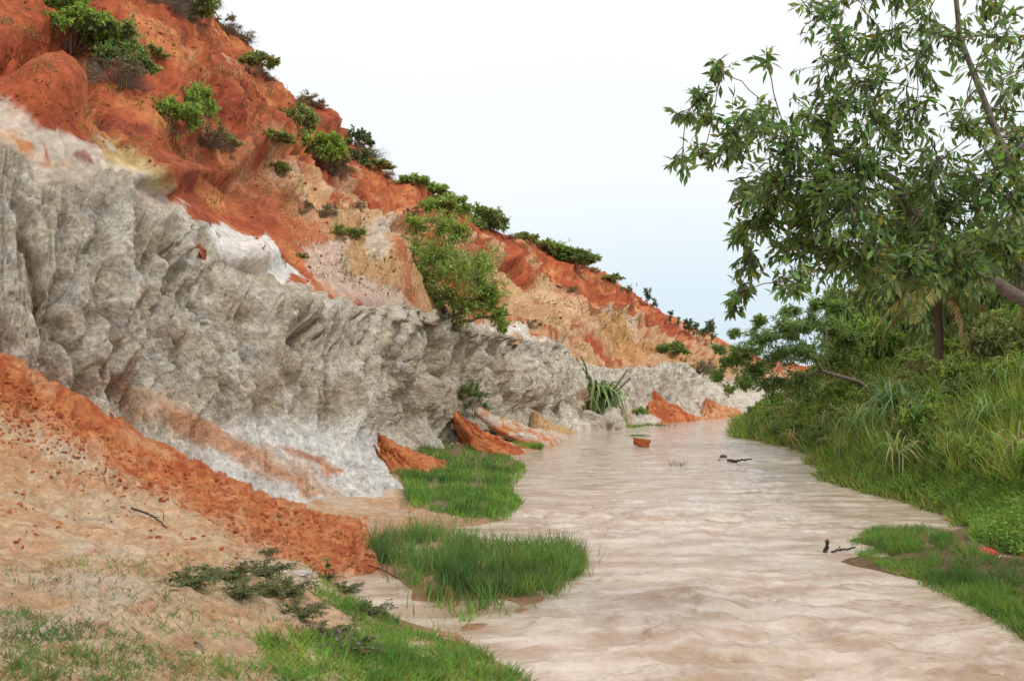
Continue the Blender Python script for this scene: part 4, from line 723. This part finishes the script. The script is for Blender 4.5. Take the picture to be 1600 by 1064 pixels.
LT = dict(ls=.106, lpt=10, base=(.145, .215, .062), var=.35, yellow=.03, dry=.015, twig_r=.005, spread=.9, droop=.8)
def mk(bl): return [(P(a, b_, 8.8+rng.normal()*.55), max(r*1.1, 22)*8.8/F, int(t_*1.75)+1) for a, b_, r, t_ in bl]
wA, fA, iA = blob_tree(rng, A, .075, mk(bA), (LEAF_V, LEAF_F), limb_r=.028, **LT); wB, fB, iB = blob_tree(rng, B, .036, mk([(a_, b_, c_, d_*.72) for a_, b_, c_, d_ in bB]), (LEAF_V, LEAF_F), limb_r=.022, **LT)
tree = empty('broadleaf_tree', TB, 'broadleaf tree whose long leafy branches hang into the picture from the right', 'tree')
obj('branches', mesh_np('tree_branches', wA[0]-TB, wA[1], M_BARK, None, True), tree); obj('upright_limb', mesh_np('tree_limb', wB[0]-TB, wB[1], M_BARK, None, True), tree)
ps = [np.concatenate([iA[k], iB[k]]) for k in range(4)]; cc = np.concatenate([fA[2], fB[2]]).reshape(-1, 7, 3); qx, qy = proj(ps[0]); big = ps[3]/ps[0][:, 1]+((qx < 1290)*.01)-((qx > 1620) | (qy < -10))*.1
pick = np.argsort(-big)[:300]; rest = np.ones(len(qx), bool); rest[pick] = False
v, f = scatter(LEAF_V, LEAF_F, *[q_[rest] for q_ in ps]); o = obj('foliage', mesh_np('tree_foliage', v-TB, f, M_GLOSS, cc[rest].reshape(-1, 3)), tree); o['kind'] = 'stuff'
LM = [mesh_np('leaf', LEAF_V, LEAF_F, M_GLOSS, cc[k*37 % len(cc)]) for k in range(14)]
from mathutils import Matrix
for j, i in enumerate(pick):
    dr_ = unit(ps[1][i]); sx = unit(np.cross(dr_, ps[2][i])); nn_ = np.cross(sx, dr_); o = obj('leaf', LM[j % 14], tree); s_ = ps[3][i]
    m_ = Matrix([[*(q_)] for q_ in np.stack([sx, dr_, nn_], 1)*s_]).to_4x4(); m_.translation = Vector(ps[0][i]-TB); o.matrix_local = m_
print('tree', len(qx), time.time()-T0)

# ------------------------------------------------------------------ grass
def grass(name, label, polys, n, hgt, wd, base, seed, lean=.35, zmax=9, yellow=.03, dry=.04, clump=.5, parent=None, fade=0, only=True):
    rg = np.random.default_rng(seed); pts = np.concatenate([in_poly(rg, pg, int(n*fr)) for pg, fr in polys]); fn = fbm(np.stack([pts[:, 0]*.03, pts[:, 1]*.06, pts[:, 0]*0], -1), 1, 3, seed)
    ok_ = (fn+.28 > clump*rg.random(len(pts))); pts = pts[ok_]; L = []
    for a, b_ in pts:
        l, nr_, ob = hit(a, b_)
        if l is None or ob is HILL or ob is CLIFF: continue
        if only and ob not in (GND, WAT, TAL): continue
        if ob is WAT: 
            l[2] = -.02
        L.append(l)
    L = np.array(L); m_ = len(L); L[:, :2] += rg.normal(size=(m_, 2))*.03; dr = np.stack([rg.normal(size=m_)*lean, rg.normal(size=m_)*lean, np.ones(m_)], -1); nn = np.stack([rg.normal(size=m_), rg.normal(size=m_), rg.normal(size=m_)*.2], -1)
    pn_ = fbm(L, (1.1, .8, 1), 3, seed+5); hv = (1+1.1*pn_)*hgt*rg.uniform(.45, 1.25, m_)*(1+.5*fbm(L, 1.5, 2, seed+1)); v, f = scatter(BL_V, BL_F, L-np.array([0, 0, .01]), dr, nn, hv, wd*rg.uniform(.6, 1.3, m_)*(1+L[:, 1]*0)); c_ = tints(rg, m_, 5, base, .25, yellow, dry)*np.repeat(1+.9*fbm(L, .9, 3, seed+9)[:, None]*np.array([1.3, 1, .6]), 5, 0); c_ = np.clip(c_, .01, .6)
    o = obj(name, mesh_np(name, v, f, M_GRASS, c_)); return setp(o, label, 'grass', None, 'stuff')
bar1 = [(585,674),(640,676),(700,692),(770,706),(808,718),(822,737),(800,765),(815,788),(790,812),(720,808),(640,790),(628,745),(600,728)]
grass('grass_bar', 'bright green grass bar below the grey wall', [(bar1, .95), ([(575,668),(700,682),(815,708),(832,737),(812,765),(826,792),(795,822),(700,826),(640,806),(618,745)], .05)], 18000, .17, .020, (.17, .31, .07), 1, clump=.25)
grass('reedy_grass', 'tall grass standing in the shallow water of the middle bar', [([(580,850),(640,838),(740,848),(860,856),(915,870),(905,900),(850,930),(760,935),(700,910),(640,890),(590,880)], .75), ([(600,835),(650,828),(700,838),(650,850)], .04), ([(610,895),(760,905),(800,930),(730,975),(700,960)], .10), ([(820,860),(918,872),(908,905),(860,935)], .08), ([(560,838),(650,822),(935,862),(925,905),(860,945),(720,1000),(640,960)], .05)], 11500, .27, .012, (.15, .265, .08), 2, clump=.35, dry=.06)
grass('bank_grass', 'lush grass along the edge of the near sand bank', [([(500,905),(560,935),(640,985),(720,1005),(770,1030),(830,1066),(560,1066),(600,1010),(540,960),(490,930)], .62), ([(400,1000),(560,985),(640,1010),(700,1066),(420,1066)], .38)], 15000, .105, .009, (.18, .31, .07), 3, lean=.8, clump=.3)
grass('thin_grass', 'thin patchy grass on the near sand', [([(0,945),(60,960),(150,975),(220,1000),(300,1020),(420,1040),(430,1066),(0,1066)], .62), ([(0,880),(300,870),(420,900),(480,1000),(300,1000),(0,960)], .30), ([(330,895),(480,880),(500,920),(380,940)], .12), ([(60,868),(420,860),(430,880),(60,885)], .05), ([(0,1010),(200,1030),(260,1066),(0,1066)], .12)], 17000, .07, .007, (.15, .24, .08), 4, lean=.9, dry=.15, clump=.95)
grass('bar_grass', 'short grass on the low bar by the right bank', [([(1328,848),(1370,822),(1440,822),(1490,836),(1480,856),(1400,866),(1340,868)], .42), ([(1340,868),(1420,872),(1500,892),(1600,930),(1600,1000),(1500,938),(1400,898)], .48), ([(1480,836),(1530,862),(1600,880),(1610,925),(1500,890),(1420,872),(1440,850)], .10)], 20000, .13, .010, (.14, .25, .065), 5, lean=.6, clump=.25)
grass('bank_ground_cover', 'green ground cover at the foot of the right bank', [([(1300,720),(1345,755),(1420,775),(1500,798),(1520,830),(1600,865),(1600,740),(1450,700),(1330,690)], .72), ([(1600,700),(2000,700),(2000,1040),(1720,900),(1600,865)], .25), ([(1480,800),(1600,800),(1600,870),(1530,850)], .15), ([(1170,672),(1290,705),(1290,680),(1200,660)], .10)], 24000, .16, .024, (.18, .31, .065), 6, lean=.9, clump=.2, only=False)
grass('wall_foot_grass', 'small grass patches at the foot of the far wall', [([(800,690),(840,680),(864,692),(850,703),(812,700)], .6), ([(975,664),(1010,659),(1020,664),(985,669)], .3), ([(1078,655),(1098,652),(1100,656),(1080,658)], .1)], 3500, .20, .03, (.19, .32, .06), 7, clump=.1)
grass('fan_grass', 'thin grass creeping up the red fan', [([(590,700),(670,700),(690,735),(600,745)], 1.)], 900, .12, .02, (.09, .16, .03), 8, clump=.6)
grass('tall_grass', 'tall yellow green grass mixed through the shrubs of the right bank', [([(1180,640),(1230,600),(1330,570),(1460,545),(1605,530),(1605,770),(1450,740),(1340,720),(1250,695),(1190,685)], .93), ([(1605,560),(2000,560),(2000,850),(1605,770)], .16)], 20000, .75, .022, (.25, .35, .085), 11, lean=.45, clump=.55, only=False, yellow=.08, dry=.10)
rg = np.random.default_rng(90); L = []
for k in range(14000):
    dd_ = 1/rg.uniform(1/72, 1/16.5); x_ = shore(dd_)+rg.uniform(-1.4, .9); L.append((x_, dd_, 0))
L = np.array(L); z_ = gz(L[:, 0], L[:, 1]); L[:, 2] = np.maximum(z_, -.02); L = L[z_ > -.05]; m_ = len(L); dr = rg.normal(size=(m_, 3))*.8+np.array([-.5, 0, 1.1]); v, f = scatter(BL_V, BL_F, L, dr, rg.normal(size=(m_, 3)), rg.uniform(.12, .5, m_)*(.5+L[:, 1]/60), .02*rg.uniform(.6, 1.4, m_)*(.6+L[:, 1]/30))
setp(obj('waterside_grass', mesh_np('waterside_grass', v, f, M_GRASS, tints(rg, m_, 5, (.18, .28, .06), .35, .06, .12))), 'grass and weeds hanging over the waterline of the right bank', 'grass', kind='stuff')
print('grass', time.time()-T0)

rg = np.random.default_rng(91); L = []; HS = []
for a, b_ in in_poly(rg, [(0,0),(300,0),(440,145),(640,285),(930,410),(1100,530),(1150,590),(1040,570),(860,540),(640,480),(480,440),(330,330),(220,250),(0,150)], 210):
    l, nr_, ob = hit(a, b_)
    if ob is not HILL: continue
    n_1 = rg.integers(14, 50); r_ = rg.uniform(.004, .011)*l[1]; L.append(l+rg.normal(size=(n_1, 3))*np.array([r_, r_, r_*.5])); HS.append(rg.uniform(.4, 1.1, n_1)*r_*.9)
L = np.concatenate(L); HS = np.concatenate(HS); m_ = len(L); v, f = scatter(BL_V, BL_F, L, rg.normal(size=(m_, 3))*.6+np.array([.3, -.3, .7]), rg.normal(size=(m_, 3)), HS, L[:, 1]*.0009); setp(obj('dry_tufts', mesh_np('dry_tufts', v, f, M_GRASS, tints(rg, m_, 5, (.19, .18, .08), .35, .1, .4))), 'small dry grass tufts dotted over the red hill', 'grass', kind='stuff')
# broad leaved ground cover on the right slope
rg = np.random.default_rng(9); pts = in_poly(rg, [(1290,712),(1345,762),(1430,782),(1505,805),(1525,845),(1605,872),(1605,740),(1480,720),(1330,690)], 12000); L = []
for a, b_ in pts:
    l, nr_, ob = hit(a, b_)
    if l is not None and ob is not WAT: L.append(l)
L = np.array(L); m_ = len(L); L = np.repeat(L, 2, 0)+rg.normal(size=(m_*2, 3))*np.array([.05, .05, .06])+np.array([0, 0, .05]); m_ *= 2; dr = rg.normal(size=(m_, 3)); dr[:, 2] = np.abs(dr[:, 2])*.5; nn = rg.normal(size=(m_, 3))*.6+np.array([0, -.4, 1.])
v, f = scatter(DIA_V*np.array([1.3, 1, 1]), DIA_F, L, dr, nn, .055*rg.uniform(.5, 1.3, m_)); setp(obj('leafy_ground_cover', mesh_np('leafy_ground_cover', v, f, M_LEAF, tints(rg, m_, 4, (.19, .31, .055), .35, .03, .03))), 'broad leaved creeping growth over the foot of the right bank', 'ground cover', kind='stuff')

# ------------------------------------------------------------------ creeping weeds with pink flowers on the near bank
M_PINK = plain_mat('pink_petal', (.55, .28, .48), .7, .15, 50, 0)
def weed(seed):
    rg = np.random.default_rng(seed); r = empty('creeping_weed', (0, 0, -400), 'x', 'weed'); tb, ps, dr = [], [], []
    for k in range(34):
        a = rg.random()*6.28; L_ = rg.uniform(.4, 1.05); e_ = np.array([L_*math.cos(a), L_*math.sin(a), rg.uniform(.05, .38)]); pt = bez((0, 0, 0), e_, rg, .15, 6); tb.append(tube(pt, .010, .004, 3))
        for u_ in np.linspace(.15, 1, 18):
            q_ = np.array([np.interp(u_*5, np.arange(6), pt[:, i]) for i in range(3)]); tg = e_/np.linalg.norm(e_); sd_ = np.cross(tg, (0, 0, 1))
            for s_ in (-1, 1): ps.append(q_); dr.append(tg*.4+sd_*s_+rg.normal(size=3)*.35)
    v, f = joinm(tb); obj('stems', mesh_np('weed_stems', v, f, plain_mat('purple_stem', (.12, .07, .05))), r); ps, dr = np.array(ps), np.array(dr); n_1 = len(ps)
    v, f = scatter(NAR_V*np.array([2.2, 1, 1]), DIA_F, ps, dr, rg.normal(size=(n_1, 3))*.5+np.array([0, 0, 1.]), .13*rg.uniform(.6, 1.2, n_1)); c_ = tints(rg, n_1, 4, (.13, .17, .075), .3, .02, .15); o = obj('foliage', mesh_np('weed_foliage', v, f, M_LEAF, c_), r); o['kind'] = 'stuff'
    return r
FLW = None
W = weed(1); first = True
def flower_mesh():
    rg = np.random.default_rng(3); n_1 = 40; d_ = unit(rg.normal(size=(n_1, 3))); v, f = scatter(NAR_V, DIA_F, d_*.002, d_, rg.normal(size=(n_1, 3)), np.full(n_1, .014)); return mesh_np('flower_head', v, f, M_PINK)
FLW = flower_mesh(); rg = random.Random(5)
for i, (a, b_, s_, nf, lb) in enumerate([(300,915,.30,0,'dry trailing end of the creeping weed on the sand'),(355,905,.36,3,'dark creeping weed mat on the crest of the near bank, left'),(410,900,.36,4,'dark creeping weed mat below the tip of the red rubble'),(445,930,.36,2,'creeping weed mat in the middle of the strip'),(470,965,.30,2,'creeping weed beside the bare sand pocket'),(505,1000,.30,6,'creeping weed with a cluster of pink flowers'),(545,1020,.30,4,'creeping weed with pink flowers at the lower end of the strip'),(540,925,.26,0,'leafy weed along the edge of the pool, upper'),(580,960,.28,0,'leafy weed along the edge of the pool, lower'),(420,865,.16,0,'small weed on the sand by the red rubble'),(380,930,.28,1,'thin creeping weed under the main mat'),(510,905,.2,0,'weed at the corner of the pool')]):
    l, nr_, ob = hit(a, b_)
    if first: r = W; r.location = l; r.scale = (s_,)*3; r['label'] = lb; first = False
    else: r = copy_plant(W, l, s_, rg.random()*6.28, lb)
    r['group'] = 'creeping weeds on the near bank'
    for k in range(nf):
        o = obj('flower', FLW, r, (rg.uniform(-.6, .6), rg.uniform(-.6, .6), rg.uniform(.35, .5))); o.scale = (1/s_,)*3
print('weeds', time.time()-T0)

# ------------------------------------------------------------------ rocks, clods, driftwood and litter
import bmesh
def rock_mesh(name, seed, mat, sub=3, rough=.25, sq=(1, 1, 1), cube=False, cutz=None):
    bm = bmesh.new()
    if cube: bmesh.ops.create_cube(bm, size=1.6); bmesh.ops.bevel(bm, geom=bm.edges[:], offset=.12, segments=1, affect='EDGES'); bmesh.ops.subdivide_edges(bm, edges=bm.edges[:], cuts=3, use_grid_fill=True)
    else: bmesh.ops.create_icosphere(bm, subdivisions=sub, radius=1)
    co = np.array([v.co[:] for v in bm.verts]); n_1 = unit(co); f1, f2 = worley(co+seed*3.1, 1.1, seed); D = (f2-f1)*rough+fbm(co+seed, 1.6, 4, seed)*rough*1.2; co = (co+n_1*D[:, None])*np.array(sq)
    for v, c_ in zip(bm.verts, co): v.co = c_
    me = bpy.data.meshes.new(name); bm.to_mesh(me); bm.free(); me.materials.append(mat); return me
M_ROCK = plain_mat('pale_rock', (.40, .34, .28), .9, .2, 6, .03); M_CLOD = plain_mat('red_clod', (.45, .12, .045), .95, .3, 8, .02); M_STONE = plain_mat('brown_stone', (.12, .07, .05), .6, .3, 20, .01)
for i, (a, b_, rx, lb) in enumerate([(918,650,13,'topmost pale boulder of the heap under the spiky plant'),(935,655,11,'right upper boulder of the heap under the spiky plant'),(912,664,12,'lower left boulder of the heap at the water'),(940,667,16,'largest flat boulder of the heap at the water'),(962,669,8,'small right boulder of the heap'),(895,668,10,'leftmost boulder of the heap'),(953,660,8,'small boulder between the large ones of the heap'),(880,676,8,'low grey boulder at the water left of the heap')]):
    dd_ = 54-i*.3; s_ = rx*dd_/F; o = obj('boulder', rock_mesh('boulder', i+3, M_ROCK, 3, .35, (1, .9, .65)), None, P(a, b_, dd_)); o.scale = (s_,)*3; o.rotation_euler.z = i*1.3; setp(o, lb, 'rock', 'boulder heap at the foot of the wall')
dd_ = (H-.02)*F/(697-HY); o = obj('red_block', rock_mesh('red_block', 2, M_CLOD, 3, .26, (1.05, .8, .55), True), None, P(1003, 691, dd_)); o.scale = (11*dd_/F*1.15,)*3; o.rotation_euler = (.05, .1, .3); setp(o, 'square red clay block standing in the stream', 'block')
for i, (a, b_, s_, lb) in enumerate([(1130,714,6,'dark round stone breaking the water'),(1124,719,3,'tiny dark stone beside the round one')]):
    dd_ = H*F/(b_-HY); o = obj('stone', rock_mesh('stone', 20+i, M_STONE, 2, .15, (1, .8, .7)), None, P(a, b_, dd_)); o.scale = (s_*dd_/F,)*3; setp(o, lb, 'stone')
def stick(name, pts, r0, r1, label, mat=None, twigs=(), cat='branch'):
    base = np.asarray(pts[0], float); n_1 = len(pts); t_ = np.linspace(0, n_1-1, n_1*4); pts = np.array(pts, float); pa = np.stack([np.interp(t_, np.arange(n_1), pts[:, i]) for i in range(3)], -1)+np.random.default_rng(int(abs(base[0]*100))).normal(size=(n_1*4, 3))*r0*.35
    v, f = tube(pa, r0, r1, 7); m2 = [(v, f)]
    for tw in twigs: v, f = tube(np.array(tw, float), r0*.5, r1*.6, 5); m2.append((v, f))
    v, f = joinm(m2); o = obj(name, mesh_np(name, v-base, f, mat or M_TWIG, None, True), None, base); return setp(o, label, cat)
def W0(a, b_, z_=0.): dd_ = (H-z_)*F/(b_-HY); return P(a, b_, dd_)
M_DARKW = plain_mat('wet_wood', (.05, .035, .025), .55, .3, 20, .004)
stick('driftwood', [W0(1138,719,.02), W0(1150,720,.04), W0(1160,718,.08), W0(1174,717,.14)], .05, .02, 'dark driftwood branch lying in the middle of the stream', M_DARKW)
def UP(a, b_, c_, dy): """point above water seen at (a, b_) over the foot row c_"""; dd_ = H*F/(c_-HY); return P(a, b_, dd_+dy)
stick('mooring_stub', [UP(1289,868,862,0), UP(1290,860,862,0), UP(1294,845,862,0)], .036, .028, 'short dark wooden post leaning in the water by the right bar', M_DARKW, cat='post')
stick('half_sunk_branch', [UP(1298,862,862,0), UP(1312,859,862,0), UP(1322,858,862,0), UP(1336,855,862,0)], .018, .014, 'dark half sunk branch between the post and the right bar', M_DARKW, [[UP(1314,859,862,0), UP(1311,853,862,0)]])
l, _, _ = hit(305, 1003); l2, _, _ = hit(318, 1022); stick('twig', [l+(0,0,.012), (l+l2)/2+(0.01,0,.02), l2+(0,0,.012)], .010, .005, 'dark broken twig lying on the near sand')
l, _, _ = hit(205, 800); l2, _, _ = hit(262, 828); stick('dead_branch', [l+(0,0,.05), (l+l2)/2+(0.02,0,.07), l2+(0,0,.03)], .014, .007, 'dry branch lying on the pale sand slope at left', M_DARKW, [[(l+l2)/2+(0,0,.05), l2+(-.1,0,.15)]])
l = W0(620, 902, .03); l2 = W0(575, 885, .1); stick('pool_stick', [l, (l+l2)/2+(0,0,.03), l2+(0,0,.02)], .010, .006, 'thin stick poking out of the wet sand by the pool', M_DARKW)
l, _, _ = hit(255, 812); stick('upright_twig', [l, l+(.01,0,.05), l+(.0,0,.09)], .008, .003, 'tiny upright dark twig on the pale sand slope', M_DARKW)
def seedling(a, b_, hh, label):
    l, _, _ = hit(a, b_); r = empty('seedling', l, label, 'plant'); v, f = tube([(0, 0, -.02), (.01, 0, hh*.5), (.03, .01, hh)], .006, .003, 5); obj('stem', mesh_np('seedling_stem', v, f, M_DARKW), r)
    rg_ = np.random.default_rng(int(a)); n_1 = 16; p_ = np.stack([rg_.normal(size=n_1)*.01+.02, rg_.normal(size=n_1)*.01, rg_.uniform(.5, 1, n_1)*hh], -1); v, f = scatter(LEAF_V*np.array([1.5,1,1]), LEAF_F, p_, rg_.normal(size=(n_1, 3))*np.array([1, 1, .4])+np.array([0, 0, .4]), np.tile([0, 0, 1.], (n_1, 1))+rg_.normal(size=(n_1, 3))*.3, np.full(n_1, .075)); obj('leaves', mesh_np('seedling_leaves', v, f, M_LEAF, tints(rg_, n_1, 7, (.09, .18, .03))), r)
seedling(508, 902, .2, 'small broad leaved seedling at the tip of the red rubble')
l = W0(470, 900, .3); l, _, _ = hit(468, 897)
o = obj('pale_debris', rock_mesh('pale_debris', 33, plain_mat('bleached_debris', (.55, .5, .45)), 3, .5, (1, .5, .3)), None, l+(0, 0, .01)); o.scale = (.11,)*3; setp(o, 'bleached lump of debris on the sand below the red rubble', 'debris')
# crumpled red plastic bag on the mud by the right bank
bm = bmesh.new(); bmesh.ops.create_icosphere(bm, subdivisions=4, radius=1); co = np.array([v.co[:] for v in bm.verts]); co = co*np.array([1, .55, .42]); k_ = sstep(-.2, -1.0, co[:, 0]); co[:, 1:] *= (1-.75*k_)[:, None]; co += unit(co)*(fbm(co, 2.2, 4, 71, ridged=True)*.16)[:, None]
for v, c_ in zip(bm.verts, co): v.co = c_
me = bpy.data.meshes.new('plastic_bag'); bm.to_mesh(me); bm.free(); me.materials.append(plain_mat('red_plastic', (.62, .03, .035), .3, .1, 10, .01, .5)); dd_ = (H-.04)*F/(872-HY); o = obj('plastic_bag', me, None, P(1536, 866, dd_-.5)); o.scale = (22*dd_/F,)*3; setp(o, 'crumpled red plastic bag lying on the mud by the right bank', 'bag')
l, _, _ = hit(815, 682)
if l is not None: o = obj('white_litter', rock_mesh('white_litter', 44, plain_mat('white_plastic', (.75, .77, .78), .4), 2, .4, (1, .7, .5)), None, l+(0, 0, .05)); o.scale = (.09,)*3; setp(o, 'scrap of white litter on the small grass patch', 'litter')
# tufts in the stream
def tuft(a, b_, n_1, L_, wd_, label, base, spread):
    rg_ = np.random.default_rng(int(a)); l = W0(a, b_, 0); l[2] = -.03; p_ = l+rg_.normal(size=(n_1, 3))*np.array([spread, spread*.5, 0]); dr = np.stack([rg_.normal(size=n_1)*.5, rg_.normal(size=n_1)*.4, np.ones(n_1)], -1); v, f = scatter(BL_V, BL_F, p_, dr, rg_.normal(size=(n_1, 3)), L_*rg_.uniform(.5, 1.2, n_1), np.full(n_1, wd_)); o = obj('grass_tuft', mesh_np('grass_tuft', v-l, f, M_GRASS, tints(rg_, n_1, 5, base)), None, l); setp(o, label, 'grass')
tuft(998, 681, 200, .13, .03, 'flat green grass tuft just behind the red block', (.09, .18, .03), .22); tuft(1062, 728, 46, .28, .014, 'sparse drowned grass tuft in mid stream', (.16, .18, .10), .14); tuft(1030, 665, 60, .2, .05, 'low green tuft far upstream', (.09, .15, .05), .4)
# loose clods over the red rubble: too many to count
rg = np.random.default_rng(77); pts = np.concatenate([in_poly(rg, [(-20,560),(100,640),(250,710),(450,795),(590,850),(580,890),(490,900),(420,860),(300,800),(120,740),(0,690)], 1900), in_poly(rg, [(0,700),(450,860),(420,880),(0,860)], 170), in_poly(rg, [(580,690),(680,715),(640,725),(590,715)], 60), in_poly(rg, [(720,650),(810,700),(760,700)], 60)]); L = []
for a, b_ in pts:
    l, nr_, ob = hit(a, b_)
    if l is not None and ob is not WAT: L.append(l)
n_low = len(L); HP = in_poly(rg, [(0,0),(300,0),(440,150),(640,290),(930,415),(1100,530),(1040,565),(860,535),(640,480),(480,440),(330,330),(200,240),(0,160)], 4200); hc = fbm(np.stack([HP[:, 0]*.02, HP[:, 1]*.03, HP[:, 0]*0], -1), 1, 3, 99)
for (a, b_), h_ in zip(HP, hc):
    if h_ < -.02: continue
    l, nr_, ob = hit(a, b_)
    if ob is HILL: L.append(l)
L = np.array(L); bm = bmesh.new(); bmesh.ops.create_icosphere(bm, subdivisions=1, radius=1); tv = np.array([v.co[:] for v in bm.verts]); tf = np.array([[v.index for v in f.verts] for f in bm.faces]); bm.free()
n_1 = len(L); tvv = tv[None]*(1+.28*rg.normal(size=(n_1, 12, 1))); s_ = np.clip(.012*np.exp(rg.normal(size=n_1)*.7), .004, .042)*(L[:, 1]/14)**.5; sq = rg.uniform(.5, 1.3, (n_1, 1, 3)); v = L[:, None]+tvv*sq*s_[:, None, None]; f = tf[None]+(np.arange(n_1)*12)[:, None, None]
cc = np.repeat(mix(ORANGE*np.ones((n_1, 3)), RED, rg.random(n_1))*rg.uniform(.8, 1.15, (n_1, 1))*np.where(np.arange(n_1) < n_low, 1., .72)[:, None], 12, 0); setp(obj('loose_clods', mesh_np('loose_clods', v.reshape(-1, 3), f.reshape(-1, 3), M_TAL, cc)), 'small loose clods strewn over the red sand slope and the hill', 'clods', kind='stuff')
for k, r_ in PB.items():
    if k not in used: bpy.data.objects.remove(r_)
print('done', time.time()-T0)
